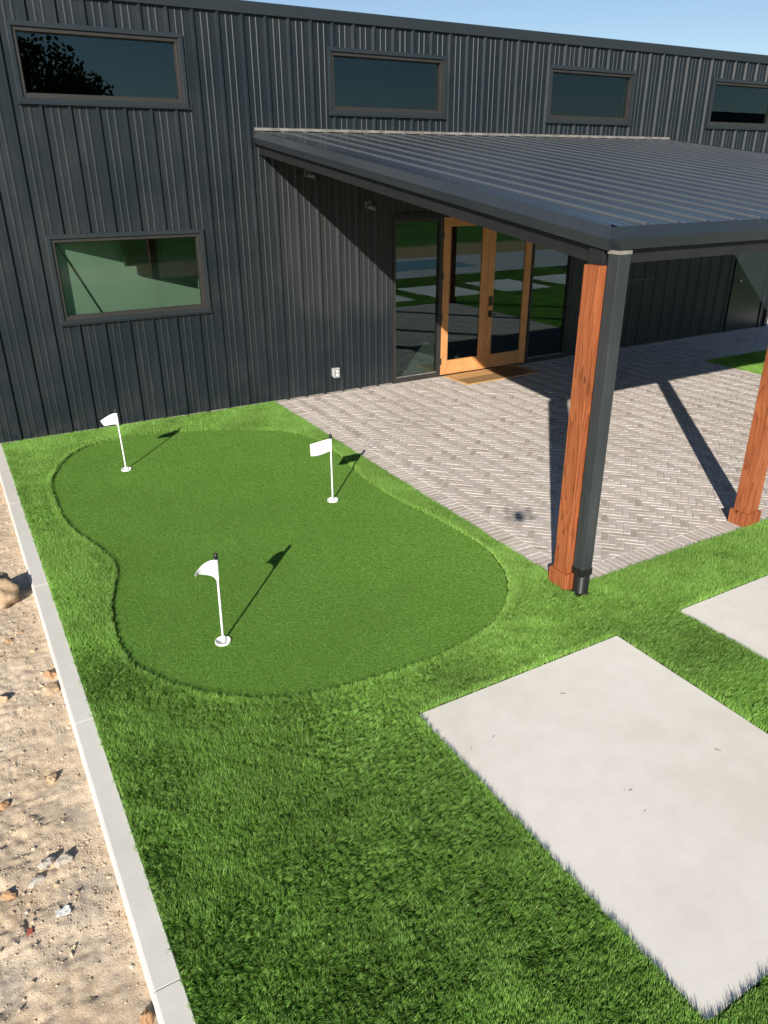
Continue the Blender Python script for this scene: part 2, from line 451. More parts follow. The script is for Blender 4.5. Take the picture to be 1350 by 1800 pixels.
def mat_field():
    m, nt, b = new_mat('mown_field'); g = NG(nt); pset(b, (0.07, 0.14, 0.03), 0.95, 0, 0.05)
    c = g.pos()
    a = g.noise(c, 0.12, 5, 0.6); d = g.noise(c, 3, 5, 0.7)
    col = g.ramp(a, [(0.3, (0.045, 0.115, 0.018)), (0.6, (0.075, 0.16, 0.028)), (0.8, (0.13, 0.17, 0.05))])
    col = g.mix(1.0, col, g.ramp(d, [(0.25, (0.75, 0.75, 0.75)), (0.75, (1.15, 1.15, 1.15))]), 'MULTIPLY')
    sep = g.n('ShaderNodeSeparateXYZ'); g.l(c, sep.inputs[0])
    wob = g.math('MULTIPLY', g.math('SUBTRACT', g.noise(c, 0.35, 4), 0.5), 4.0)
    yy = g.math('ADD', sep.outputs[1], wob)
    band = g.math('MULTIPLY', g.mapr(yy, -22.5, -21.0, 0, 1), g.mapr(yy, -17.0, -16.0, 1, 0))
    col = g.mix(band, col, (0.36, 0.25, 0.14))
    left = g.mapr(g.math('ADD', sep.outputs[0], wob), -1.5, 0.5, 1, 0)
    nearf = g.mapr(yy, -17.0, -14.0, 0, 1)
    col = g.mix(g.math('MULTIPLY', left, nearf), col, (0.42, 0.31, 0.20))
    g.l(col, b.inputs['Base Color']); g.l(g.bump(d, 0.5, 0.05), b.inputs['Normal'])
    return m
M['field'] = mat_field()

def mat_mat():
    m, nt, b = new_mat('printed_coir_mat'); g = NG(nt); pset(b, (0.5, 0.3, 0.13), 0.95, 0, 0.05)
    c = g.coord('Object')
    sep = g.n('ShaderNodeSeparateXYZ'); g.l(c, sep.inputs[0])
    x, y = sep.outputs[0], sep.outputs[1]
    n = g.noise(c, 160, 3)
    coir = g.ramp(n, [(0.25, (0.40, 0.22, 0.085)), (0.75, (0.62, 0.39, 0.18))])
    # concentric rings round a point right of the middle, straight ribs along the front half
    dx = g.math('SUBTRACT', x, 0.36); dy = g.math('SUBTRACT', y, 0.0)
    rr = g.math('SQRT', g.math('ADD', g.math('MULTIPLY', dx, dx), g.math('MULTIPLY', dy, dy)))
    ring = g.math('GREATER_THAN', g.math('FRACT', g.math('MULTIPLY', rr, 24.0)), 0.5)
    inr = g.math('LESS_THAN', rr, 0.315)
    rib = g.math('GREATER_THAN', g.math('FRACT', g.math('MULTIPLY', y, 25.0)), 0.55)
    inb = g.math('MULTIPLY', g.math('LESS_THAN', y, 0.015), g.math('GREATER_THAN', y, -0.305))
    inb = g.math('MULTIPLY', inb, g.math('LESS_THAN', x, 0.36))
    inb = g.math('MULTIPLY', inb, g.math('GREATER_THAN', x, -0.71))
    f = g.mix(inr, g.math('MULTIPLY', rib, inb), ring)
    sep2 = g.n('ShaderNodeSeparateColor'); g.l(f, sep2.inputs[0])
    g.l(g.mix(sep2.outputs[0], coir, (0.025, 0.02, 0.016)), b.inputs['Base Color'])
    g.l(g.bump(n, 0.6, 0.006), b.inputs['Normal'])
    return m
M['mat'] = mat_mat()

def mat_leaf():
    m, nt, b = new_mat('tree_leaf'); g = NG(nt); pset(b, (0.05, 0.09, 0.025), 0.6, 0, 0.3)
    t = g.n('ShaderNodeAttribute', attribute_name='tint').outputs['Fac']
    g.l(g.ramp(t, [(0, (0.03, 0.06, 0.015)), (0.6, (0.06, 0.11, 0.025)), (1, (0.10, 0.15, 0.04))]), b.inputs['Base Color'])
    return m
M['leaf'] = mat_leaf()

def mat_water():
    m, nt, b = new_mat('pool_water'); g = NG(nt); pset(b, (0.03, 0.12, 0.16), 0.06, 0, 0.5)
    g.l(g.bump(g.noise(g.pos(), 5, 3), 0.15, 0.05), b.inputs['Normal']); return m
M['water'] = mat_water()

# ------------------------------------------------------------------ ground shapes
WALL_L, WALL_R = -4.0, 14.80
PAT_X0, PAT_X1, PAT_Y0 = 3.415, 10.95, -6.27
WALK_Y = -1.55
KERB_IN, KERB_OUT = -0.255, -0.380
GREEN_RAW = [(0.073, -1.896), (0.193, -1.385), (0.428, -0.90), (0.753, -0.62), (1.132, -0.53), (1.588, -0.57), (2.054, -0.76), (2.579, -1.03), (2.99, -1.36), (3.20, -1.82), (3.21, -2.33), (3.16, -2.80), (3.09, -3.43), (3.11, -3.99), (3.18, -4.525), (3.225, -4.994), (3.22, -5.395), (3.097, -5.791), (2.883, -6.097), (2.598, -6.318), (2.292, -6.446), (1.953, -6.507), (1.625, -6.512), (1.29, -6.486), (0.985, -6.431), (0.745, -6.343), (0.532, -6.191), (0.362, -6.01), (0.215, -5.792), (0.105, -5.543), (0.071, -5.263), (0.088, -4.975), (0.147, -4.634), (0.235, -4.323), (0.30, -4.082), (0.29, -3.836), (0.22, -3.537), (0.116, -3.133), (0.062, -2.653)]
def smooth_loop(P, k=4):
    out = []; n = len(P)
    for i in range(n):
        p0, p1, p2, p3 = (np.array(P[(i + j) % n]) for j in (-1, 0, 1, 2))
        for s in range(k):
            t = s / k
            q = 0.5 * ((2 * p1) + (-p0 + p2) * t + (2 * p0 - 5 * p1 + 4 * p2 - p3) * t * t + (-p0 + 3 * p1 - 3 * p2 + p3) * t ** 3)
            out.append((float(q[0]), float(q[1])))
    return out
GREEN = smooth_loop(GREEN_RAW)
FLAGS = [(0.893, -1.699), (2.532, -3.695), (0.712, -5.575)]
SLABS = [(1.50, 3.215, -9.10, -6.96)] + [(3.87 + k * 2.37, 5.585 + k * 2.37, -9.10, -6.955) for k in range(6)]

# far field to the horizon
tag(MB().quad((-400, -500, -0.16), (400, -500, -0.16), (400, 300, -0.16), (-400, 300, -0.16)).build('ground', M['field']), kind='structure')

# turf backing: everything between kerb and path, with holes
turf_outer = [(KERB_IN, 0.0), (KERB_IN, -10.9), (18.5, -10.9), (18.5, WALK_Y), (PAT_X1, WALK_Y), (PAT_X1, PAT_Y0), (PAT_X0, PAT_Y0), (PAT_X0, 0.0)]
tag(fill_sheet('lawn_base', [turf_outer, GREEN] , -0.012, M['turf_base']), kind='structure')
# soil edge strip under the sheet so that it has thickness
holes = [[(fx + 0.054 * math.cos(2 * math.pi * i / 24), fy + 0.054 * math.sin(2 * math.pi * i / 24)) for i in range(24)] for fx, fy in FLAGS]
green = fill_sheet('putting_green', [GREEN] + holes, -0.006, M['green_base'])
tag(green, kind='structure')

# ---- concrete slabs set in the turf
def slab(x0, x1, y0, y1, label):
    o = MB().box(x0, x1, y0, y1, -0.12, 0.0).build('concrete_slab', M['slab'], bevel=0.006)
    return tag(o, label, 'slab', 'pale concrete slabs set in the turf')
slab(*SLABS[0], 'large pale concrete slab in turf with grass shadow fringing two edges')
slab(*SLABS[1], 'pale concrete slab in turf across from the second timber post')
for s_ in SLABS[2:]:
    slab(*s_, 'pale concrete slab further along the row past the second post')
# ---- pool deck and pool behind the viewpoint (seen mirrored in the glass)
tag(MB().box(7.5, 30, -16.0, -10.95, -0.16, -0.004).build('pool_deck', M['deck'], bevel=0.01), kind='structure')
tag(MB().quad((10.5, -15.2, 0.001), (16.5, -15.2, 0.001), (16.5, -12.6, 0.001), (10.5, -12.6, 0.001)).build('pool_water', M['water']), kind='structure')
tag(MB().box(14.82, 40, -1.5, 40, -0.16, -0.02).build('pavement', M['slab']), kind='structure')

# ---- kerb
kerb = empty('kerb', (0, 0, 0)); tag(kerb, kind='structure')
jy = [0.0, -2.085, -4.037, -5.970, -7.873, -9.80, -11.7, -13.6]
for a, b_ in zip(jy[:-1], jy[1:]):
    w_ = 0.004
    prof = [(KERB_IN, -0.14), (KERB_IN, -0.004), (KERB_IN - 0.005, 0.0), (KERB_OUT + 0.014, 0.0), (KERB_OUT + 0.003, -0.004), (KERB_OUT - 0.004, -0.016), (KERB_OUT - 0.008, -0.17)]
    MB().prism(prof, 1, a - w_, b_ + w_).build('kerb_segment', M['kerb'], kerb)
MB().box(KERB_OUT - 0.002, KERB_IN - 0.003, -13.6, -0.01, -0.13, -0.012).build('kerb_joint_bed', M['kerb'], kerb)

# ---- brick patio
patio = empty('patio', (0, 0, 0)); tag(patio, kind='structure')
MB().box(PAT_X0 + 0.004, PAT_X1, PAT_Y0 + 0.004, -0.012, -0.15, -0.006).build('mortar_bed', M['mortar'], patio)
MB().box(PAT_X1, 14.80, WALK_Y + 0.004, -0.012, -0.15, -0.0065).build('mortar_bed', M['mortar'], patio)
BW, BL, JT = 0.0665, 0.1995, 0.0085
def clip_rect(poly, x0, x1, y0, y1):
    for ax, val, keep in ((0, x0, 1), (0, x1, -1), (1, y0, 1), (1, y1, -1)):
        out = []
        for i in range(len(poly)):
            a, b_ = poly[i], poly[(i + 1) % len(poly)]
            ia, ib = (a[ax] - val) * keep >= 0, (b_[ax] - val) * keep >= 0
            if ia: out.append(a)
            if ia != ib:
                t = (val - a[ax]) / (b_[ax] - a[ax]); out.append((a[0] + (b_[0] - a[0]) * t, a[1] + (b_[1] - a[1]) * t))
        poly = out
        if len(poly) < 3: return []
    return poly
def area(p_): return 0.5 * abs(sum(p_[i][0] * p_[(i + 1) % len(p_)][1] - p_[(i + 1) % len(p_)][0] * p_[i][1] for i in range(len(p_))))
bricks = []      # (poly world, full?, kind, centre)
SOLD = 0.195
main = (PAT_X0 + SOLD, PAT_X1 - 0.0, PAT_Y0 + SOLD, -0.10)
walk = (PAT_X1, 14.80, WALK_Y + SOLD, -0.10)
c45 = math.sqrt(0.5)
def rot45(u, v): return (c45 * (u - v) + PAT_X0 + 0.02, c45 * (u + v) + PAT_Y0 - 2.0)
N = 3
for i in range(-20, 230):
    for j in range(-190, 110):
        d = (i - j) % (2 * N)
        if d == 0: u0, u1, v0, v1, kd = i * BW, i * BW + BL, j * BW, j * BW + BW, 'h'
        elif d == 2 * N - 1: u0, u1, v0, v1, kd = i * BW, i * BW + BW, j * BW, j * BW + BL, 'v'
        else: continue
        cx_, cy_ = rot45((u0 + u1) / 2, (v0 + v1) / 2)
        if not (PAT_X0 - 0.2 < cx_ < 15 and PAT_Y0 - 0.2 < cy_ < 0.2): continue
        h = JT / 2
        poly = [rot45(*q) for q in ((u0 + h, v0 + h), (u1 - h, v0 + h), (u1 - h, v1 - h), (u0 + h, v1 - h))]
        for R_ in (main, walk):
            pc = clip_rect(poly, *R_)
            if len(pc) >= 3 and area(pc) > 0.0012:
                full = area(pc) > 0.999 * area(poly)
                bricks.append((pc, full, kd, (cx_, cy_)))
def rect_brick(x0, x1, y0, y1, kd):
    h = JT / 2
    bricks.append(([(x0 + h, y0 + h), (x1 - h, y0 + h), (x1 - h, y1 - h), (x0 + h, y1 - h)], True, kd, ((x0 + x1) / 2, (y0 + y1) / 2)))
x = PAT_X0
while x + BW < PAT_X1: rect_brick(x, x + BW, PAT_Y0, PAT_Y0 + SOLD, 'sx'); x += BW
y = PAT_Y0 + SOLD
while y + BW < -0.02: rect_brick(PAT_X0, PAT_X0 + SOLD, y, y + BW, 'sy'); y += BW
x = PAT_X0 + SOLD
while x + 0.1995 < 14.8: rect_brick(x, x + 0.1995, -0.10, -0.015, 'sw'); x += 0.1995
x = PAT_X1
while x + BW < 14.8: rect_brick(x, x + BW, WALK_Y, WALK_Y + SOLD, 'sx'); x += BW

def brick_geo(poly, ztop, bev=0.003, zb=-0.03):
    n = len(poly); cx_ = sum(q[0] for q in poly) / n; cy_ = sum(q[1] for q in poly) / n
    ins = []
    for q in poly:
        dx, dy = cx_ - q[0], cy_ - q[1]; l_ = math.hypot(dx, dy) + 1e-9
        ins.append((q[0] + dx / l_ * bev * 1.5, q[1] + dy / l_ * bev * 1.5))
    V = [(a, b_, zb) for a, b_ in poly] + [(a, b_, ztop - bev) for a, b_ in poly] + [(a, b_, ztop) for a, b_ in ins]
    Fs = [(i, (i + 1) % n, (i + 1) % n + n, i + n) for i in range(n)] + [(i + n, (i + 1) % n + n, (i + 1) % n + 2 * n, i + 2 * n) for i in range(n)] + [tuple(range(2 * n, 3 * n))]
    return V, Fs
# which bricks show largest in the view and are not hidden by posts
cc = np.array([b_[3] for b_ in bricks])
px, py, zz = project(cc[:, 0], cc[:, 1], np.zeros(len(cc)))
score = np.array([area(b_[0]) for b_ in bricks]) / zz ** 3
vis = (zz > 0) & (px > 5) & (px < 1345) & (py > 5) & (py < 1795) & np.array([b_[1] for b_ in bricks])
vis &= ~((px > 1283 - 0) & (py > 640) & (py < 925) & (px > 1350 - (py - 640) * 0.25))
vis &= ~((px > 962 + (1008 - py) * 0.115 - 6) & (px < 1034 + (1008 - py) * 0.115 + 4) & (py > 440))
score[~vis] = -1
top = set(np.argsort(-score)[:298].tolist())
shared = {}
V_all, F_all, T_all = [], [], []
for i, (poly, full, kd, cen) in enumerate(bricks):
    zt = float(rng.normal(0.0, 0.0012))
    if i in top:
        var = int(rng.integers(0, 3))
        if (kd, var) not in shared:
            lp = [(q[0] - cen[0] + rng.normal(0, 0.0012), q[1] - cen[1] + rng.normal(0, 0.0012)) for q in poly]
            V, Fs = brick_geo(lp, 0.0)
            shared[(kd, var)] = MB().add(V, Fs).mesh('brick')
            shared[(kd, var)].materials.append(M['brick_one'])
        o = link_mesh('brick', shared[(kd, var)], None, patio, (cen[0], cen[1], zt))
        o.rotation_euler = (float(rng.normal(0, 0.006)), float(rng.normal(0, 0.006)), float(rng.normal(0, 0.008)))
    else:
        lp = [(q[0] + rng.normal(0, 0.0012), q[1] + rng.normal(0, 0.0012)) for q in poly]
        V, Fs = brick_geo(lp, zt)
        n0 = len(V_all); V_all += V; F_all += [tuple(k + n0 for k in f) for f in Fs]; T_all += [float(rng.random())] * len(Fs)
me = bpy.data.meshes.new('brick_field'); me.from_pydata(V_all, [], F_all); me.update()
at = me.attributes.new('tint', 'FLOAT', 'FACE'); at.data.foreach_set('value', T_all)
o = link_mesh('brick_field', me, M['brick_all'], patio); tag(o, kind='stuff')

# ---- dirt beside the kerb
def dirt_height(x, y):
    h = (fbm(x * 1.3, y * 1.3, 3, 3) - 0.5) * 0.09 + (fbm(x * 7, y * 7, 5, 4) - 0.5) * 0.045
    r = np.abs(vnoise(x * 16, y * 16, 9) - 0.5) * 0.012 + (vnoise(x * 38, y * 38, 11) - 0.5) * 0.012 - np.clip(vnoise(x * 24, y * 24, 15) - 0.72, 0, 1) * 0.05
    h = h + r
    edge = np.clip((-x - 0.38) / 0.5, 0, 1)
    return -0.062 + h * (0.45 + 0.55 * edge) - 0.01 * edge
nx, ny = 190, 780
gx = np.linspace(-2.6, KERB_OUT, nx); gy = np.linspace(-9.4, -0.0, ny)
X, Y = np.meshgrid(gx, gy, indexing='ij')
Z = dirt_height(X, Y)
V = np.stack([X.ravel(), Y.ravel(), Z.ravel()], -1)
idx = np.arange(nx * ny).reshape(nx, ny)
Fq = np.stack([idx[:-1, :-1], idx[1:, :-1], idx[1:, 1:], idx[:-1, 1:]], -1).reshape(-1, 4)
me = bpy.data.meshes.new('dirt_strip'); me.from_pydata(V.tolist(), [], Fq.tolist()); me.update()
me.polygons.foreach_set('use_smooth', [True] * len(me.polygons))
tag(link_mesh('dirt_strip', me, M['dirt']), kind='structure')
# wider, coarser dirt round it
nx2, ny2 = 40, 60
gx = np.linspace(-9, -2.58, nx2); gy = np.linspace(-15, 0, ny2)
X, Y = np.meshgrid(gx, gy, indexing='ij'); Z = -0.075 + (fbm(X * 1.3, Y * 1.3, 3, 3) - 0.5) * 0.09
idx = np.arange(nx2 * ny2).reshape(nx2, ny2)
Fq = np.stack([idx[:-1, :-1], idx[1:, :-1], idx[1:, 1:], idx[:-1, 1:]], -1).reshape(-1, 4)
me = bpy.data.meshes.new('dirt_yard'); me.from_pydata(np.stack([X.ravel(), Y.ravel(), Z.ravel()], -1).tolist(), [], Fq.tolist())
me.polygons.foreach_set('use_smooth', [True] * len(me.polygons))
tag(link_mesh('dirt_yard', me, M['dirt']), kind='structure')

def rock_mesh(seed, r, sq=(1, 1, 0.75), sub=3, rough=0.55, cut=0.50):
    bm = bmesh.new(); bmesh.ops.create_icosphere(bm, subdivisions=sub, radius=1.0)
    rs = np.random.default_rng(seed)
    planes = [(Vector(rs.normal(size=3)).normalized(), cut + 0.32 * rs.random()) for _ in range(12)]
    offs = rs.random(3) * 50
    for v in bm.verts:
        q = v.co.copy()
        for nrm, dd in planes:
            t = q.dot(nrm)
            if t > dd: q -= nrm * (t - dd) * 0.97
        nz = float(fbm(np.array([q.x * 2.4 + offs[0] + q.z]), np.array([q.y * 2.4 + offs[1] + q.z * 0.7]), seed, 3)[0])
        q *= 1 + (nz - 0.5) * rough + rs.normal(0, 0.018)
        v.co = Vector((q.x * r * sq[0], q.y * r * sq[1], q.z * r * sq[2]))
    me = bpy.data.meshes.new('rock'); bm.to_mesh(me); bm.free()
    if r > 0.1: me.polygons.foreach_set('use_smooth', [True] * len(me.polygons))
    return me
def rock(name, x, y, r, mat, label, seed, sq=(1, 1, 0.75), rz=0.0, up=0.35):
    z = float(dirt_height(np.array([x]), np.array([y]))[0])
    o = link_mesh(name, rock_mesh(seed, r, sq, 4 if r > 0.1 else 3, 0.55, 0.66 if r > 0.1 else 0.50), M[mat], None, (x, y, z + r * sq[2] * up)); o.rotation_euler = (0, 0, rz)
    return tag(o, label, 'rock')
rock('boulder', -0.690, -4.02, 0.205, 'rock_tan', 'big rounded tan boulder lying on the dirt near kerb', 11, (1.0, 1.05, 0.80), 0.4, 0.5)
rock('stone', -0.556, -6.30, 0.036, 'rock_tan', 'single pale orange stone alone on open dirt', 12, (0.9, 1.3, 0.8))
rock('stone', -0.425, -5.30, 0.050, 'rock_orange', 'reddish orange stone wedged tight against the kerb side', 13, (0.8, 1.2, 0.9))
rock('stone', -0.440, -5.47, 0.052, 'rock_tan', 'crumbling tan stone touching the reddish one at kerb', 14, (1, 1, 0.8))
rock('stone', -0.745, -5.40, 0.060, 'rock_tan', 'broad tan stone half buried in dirt', 15, (1.2, 0.8, 0.6))
rock('stone', -0.625, -4.67, 0.034, 'rock_orange', 'rusty orange stone beside a small dark hollow', 16, (1, 0.8, 0.6))
rock('stone', -0.54, -4.60, 0.022, 'rock_orange', 'thin orange chip on dirt beyond the rusty stone', 17, (1.3, 0.6, 0.5))
rock('stone', -0.49, -4.92, 0.024, 'rock_tan', 'small cream stone on bare dirt close to kerb', 18, (1, 0.7, 0.7))
rock('rubble_lump', -0.600, -6.95, 0.042, 'rock_grey', 'pale grey rubble lump with sharp dark shadow', 19, (1.2, 0.8, 0.7))
rock('rubble_lump', -0.665, -6.92, 0.046, 'rock_grey', 'grey rubble lump left of the sharp shadowed one', 20, (1, 1, 0.6))
rock('rubble_lump', -0.73, -7.00, 0.040, 'rock_grey', 'low broken grey lump at end of the rubble', 21, (1.2, 1, 0.5))
rock('stone', -0.850, -7.02, 0.034, 'rock_orange', 'brown stone sunk in dirt past the grey rubble', 22)
rock('stone', -0.418, -7.93, 0.040, 'rock_orange', 'ochre stone squeezed against kerb past its last joint', 23, (0.8, 1.2, 0.9))
rock('stone', -0.82, -6.36, 0.030, 'rock_orange', 'dark brown stone in a hollow of the dirt', 24)
# litter scraps
def scrap(name, x, y, r, mat, label, seed):
    rs = np.random.default_rng(seed); n = 6
    V = []; Fs = []
    for i in range(n):
        for j in range(n):
            u, v = i / (n - 1) - 0.5, j / (n - 1) - 0.5
            V.append((u * r * 2 + rs.normal(0, r * 0.12), v * r * 1.4 + rs.normal(0, r * 0.12), abs(rs.normal(0, r * 0.10)) + 0.004))
    for i in range(n - 1):
        for j in range(n - 1): a = i * n + j; Fs.append((a, a + n, a + n + 1, a + 1))
    z = float(dirt_height(np.array([x]), np.array([y]))[0])
    o = MB().add(V, Fs).build(name, mat, None, (x, y, z))
    sm = o.modifiers.new('thickness', 'SOLIDIFY'); sm.thickness = 0.0015
    return tag(o, label, 'litter')
scrap('paper_scrap', -0.637, -7.246, 0.030, M['white_plastic'], 'crumpled white paper scrap on the dirt', 31)
o = scrap('plastic_scrap', -0.785, -7.275, 0.017, plain('red_plastic', (0.42, 0.10, 0.07), 0.7), 'torn red plastic scrap on the dirt', 32); o.rotation_euler = (0, 0, 1.4)

# pebbles: one joined mass
pv, pf, pt = [], [], []
base_bm = bmesh.new(); bmesh.ops.create_icosphere(base_bm, subdivisions=1, radius=1.0)
bv = np.array([v.co[:] for v in base_bm.verts]); bf = [[v.index for v in f.verts] for f in base_bm.faces]; base_bm.free()
oct_v = np.array([(1, 0, 0), (-1, 0, 0), (0, 1, 0), (0, -1, 0), (0, 0, 1), (0, 0, -1)], float)
oct_f = [(0, 2, 4), (2, 1, 4), (1, 3, 4), (3, 0, 4), (2, 0, 5), (1, 2, 5), (3, 1, 5), (0, 3, 5)]
npb = 36000
xs = KERB_OUT - 0.015 - rng.random(npb) ** 1.25 * 1.7; ys = -9.2 + rng.random(npb) * 9.1
dens = fbm(xs * 1.8, ys * 1.8, 41, 3)
keep = dens > 0.36 + 0.22 * rng.random(npb)
xs, ys = xs[keep], ys[keep]; zs = dirt_height(xs, ys)
for x, y, z in zip(xs, ys, zs):
    r = 0.0020 + 0.0075 * rng.random() ** 14 + 0.0026 * rng.random()
    big = r > 0.0085
    vv, ff = (bv, bf) if big else (oct_v, oct_f)
    s3 = r * (0.7 + 0.6 * rng.random(3)); s3[2] *= 0.8
    a = rng.random() * 6.28; ca, sa = math.cos(a), math.sin(a)
    q = vv * s3 * (1 + rng.normal(0, 0.16, (len(vv), 1)))
    q = np.stack([q[:, 0] * ca - q[:, 1] * sa + x, q[:, 0] * sa + q[:, 1] * ca + y, q[:, 2] + z + r * 0.25], -1)
    n0 = len(pv); pv += q.tolist(); pf += [tuple(k + n0 for k in f) for f in ff]; pt += [float(rng.random())] * len(ff)
me = bpy.data.meshes.new('gravel'); me.from_pydata(pv, [], pf); me.update()
at = me.attributes.new('tint', 'FLOAT', 'FACE'); at.data.foreach_set('value', pt)
tag(link_mesh('gravel', me, M['pebble']), 'loose pale gravel and chips scattered over the dirt', 'gravel', kind='stuff')

# ------------------------------------------------------------------ turf blades
def clump(name, nbl, rad, hgt, wid, bend, spread, dryp, seed, segs=3):
    rs = np.random.default_rng(seed); V = []; Fs = []; T = []; D = []
    for _ in range(nbl):
        a = rs.random() * 6.283; rr = rad * math.sqrt(rs.random())
        bx, by = rr * math.cos(a), rr * math.sin(a)
        fa = rs.random() * 6.283                       # facing of the blade
        h = hgt * (0.72 + 0.45 * rs.random()); w_ = wid * (0.75 + 0.5 * rs.random())
        la = rs.random() * 6.283; ln = spread * rs.random() ** 0.7; bn = bend * rs.random()
        dry = 0.0; t = rs.random()
        if rs.random() < dryp: dry = 0.6 + 0.4 * rs.random(); h *= 0.5; bn *= 2.2
        n0 = len(V)
        for k in range(segs + 1):
            s = k / segs
            off = h * (ln * s + bn * s * s)
            cx_, cy_ = bx + math.cos(la) * off, by + math.sin(la) * off
            z = h * s * (1 - 0.25 * bn * s)
            ww = w_ * (1 - 0.62 * s) / 2
            if k == segs: ww = w_ * 0.10
            V += [(cx_ - math.cos(fa) * ww, cy_ - math.sin(fa) * ww, z), (cx_ + math.cos(fa) * ww, cy_ + math.sin(fa) * ww, z)]
        for k in range(segs): Fs.append((n0 + 2 * k, n0 + 2 * k + 1, n0 + 2 * k + 3, n0 + 2 * k + 2))
        T += [t] * (2 * segs + 2); D += [dry] * (2 * segs + 2)
    me = bpy.data.meshes.new(name); me.from_pydata(V, [], Fs); me.update()
    a = me.attributes.new('tint', 'FLOAT', 'POINT'); a.data.foreach_set('value', T)
    a = me.attributes.new('dry', 'FLOAT', 'POINT'); a.data.foreach_set('value', D)
    return me

def scatter(name, pts, tilt_dir, tilt, scl, clumps, mat):
    n = len(pts)
    yaw = rng.random(n) * 2 * np.pi
    # R = tilt about the horizontal axis perpendicular to tilt_dir, after a random yaw
    ax = -np.sin(tilt_dir); ay = np.cos(tilt_dir)
    c, s = np.cos(tilt), np.sin(tilt); C1 = 1 - c
    T = np.zeros((n, 3, 3))
    T[:, 0, 0] = c + ax * ax * C1; T[:, 0, 1] = ax * ay * C1; T[:, 0, 2] = ay * s
    T[:, 1, 0] = ax * ay * C1; T[:, 1, 1] = c + ay * ay * C1; T[:, 1, 2] = -ax * s
    T[:, 2, 0] = -ay * s; T[:, 2, 1] = ax * s; T[:, 2, 2] = c
    Yw = np.zeros((n, 3, 3)); Yw[:, 0, 0] = np.cos(yaw); Yw[:, 0, 1] = -np.sin(yaw); Yw[:, 1, 0] = np.sin(yaw); Yw[:, 1, 1] = np.cos(yaw); Yw[:, 2, 2] = 1
    Rm = T @ Yw
    eul = np.stack([np.arctan2(Rm[:, 2, 1], Rm[:, 2, 2]), -np.arcsin(np.clip(Rm[:, 2, 0], -1, 1)), np.arctan2(Rm[:, 1, 0], Rm[:, 0, 0])], -1)
    me = bpy.data.meshes.new(name); me.vertices.add(n); me.vertices.foreach_set('co', np.asarray(pts, np.float32).ravel())
    a = me.attributes.new('rot', 'FLOAT_VECTOR', 'POINT'); a.data.foreach_set('vector', eul.astype(np.float32).ravel())
    a = me.attributes.new('scl', 'FLOAT', 'POINT'); a.data.foreach_set('value', np.asarray(scl, np.float32))
    a = me.attributes.new('pick', 'INT', 'POINT'); a.data.foreach_set('value', rng.integers(0, len(clumps), n).astype(np.int32))
    me.update()
    ob = link_mesh(name, me, mat)
    ng = bpy.data.node_groups.new(name + '_nodes', 'GeometryNodeTree')
    ng.interface.new_socket('Geometry', in_out='INPUT', socket_type='NodeSocketGeometry')
    ng.interface.new_socket('Geometry', in_out='OUTPUT', socket_type='NodeSocketGeometry')
    gi = ng.nodes.new('NodeGroupInput'); go = ng.nodes.new('NodeGroupOutput')
    iop = ng.nodes.new('GeometryNodeInstanceOnPoints'); iop.inputs['Pick Instance'].default_value = True
    jn = ng.nodes.new('GeometryNodeJoinGeometry')
    for cm in clumps:
        src = bpy.data.objects.new(cm.name, cm)       # source shape only, not in the scene
        cm.materials.append(mat)
        oi = ng.nodes.new('GeometryNodeObjectInfo'); oi.inputs['Object'].default_value = src; oi.inputs['As Instance'].default_value = True
        ng.links.new(oi.outputs['Geometry'], jn.inputs[0])
    def named(nm, t):
        q = ng.nodes.new('GeometryNodeInputNamedAttribute'); q.data_type = t; q.inputs['Name'].default_value = nm
        return [o_ for o_ in q.outputs if o_.enabled and o_.name == 'Attribute'][0]
    e2r = ng.nodes.new('FunctionNodeEulerToRotation')
    ng.links.new(named('rot', 'FLOAT_VECTOR'), e2r.inputs[0])
    ng.links.new(e2r.outputs[0], iop.inputs['Rotation'])
    ng.links.new(named('scl', 'FLOAT'), iop.inputs['Scale'])
    ng.links.new(named('pick', 'INT'), iop.inputs['Instance Index'])
    ng.links.new(gi.outputs[0], iop.inputs['Points']); ng.links.new(jn.outputs[0], iop.inputs['Instance'])
    ng.links.new(iop.outputs[0], go.inputs[0])
    md = ob.modifiers.new('scatter', 'NODES'); md.node_group = ng
    return ob

def jitter_grid(x0, x1, y0, y1, sp):
    a = np.arange(x0, x1, sp); b_ = np.arange(y0, y1, sp)
    X, Y = np.meshgrid(a, b_); X = X.ravel() + rng.random(X.size) * sp; Y = Y.ravel() + rng.random(Y.size) * sp
    return X, Y
def in_view(x, y, mpx):
    u, v, z = project(x, y, np.zeros_like(x))
    return (z > 0.3) & (u > -mpx) & (u < 1350 + mpx) & (v < 1800 + mpx) & (v > -mpx)
def turf_mask(x, y):
    m = (x > KERB_IN + 0.001) & (x < 18.4) & (y > -10.88) & (y < -0.02)
    m &= ~((x > PAT_X0 - 0.006) & (x < PAT_X1 + 0.006) & (y > PAT_Y0 - 0.006)) & ~((x >= PAT_X1) & (y > WALK_Y - 0.006))
    for x0, x1, y0, y1 in SLABS: m &= ~((x > x0 - 0.012) & (x < x1 + 0.012) & (y > y0 - 0.012) & (y < y1 + 0.012))
    m &= ~((x > 7.4) & (y < -10.9))
    gp = np.array(GREEN)
    mm = m.copy()
    near = m & (x < 3.4) & (y > -6.7)
    ii = np.where(near)[0]
    mm[ii[in_poly(x[ii], y[ii], GREEN)]] = False
    # posts, pipe
    for bx0, bx1, by0, by1 in ((3.315, 3.52, -6.29, -6.08), (3.345, 3.49, -6.43, -6.27)):
        mm &= ~((x > bx0) & (x < bx1) & (y > by0) & (y < by1))
    return mm
tx, ty = [], []
X, Y = jitter_grid(-0.26, 18.4, -10.9, 0, 0.0130)
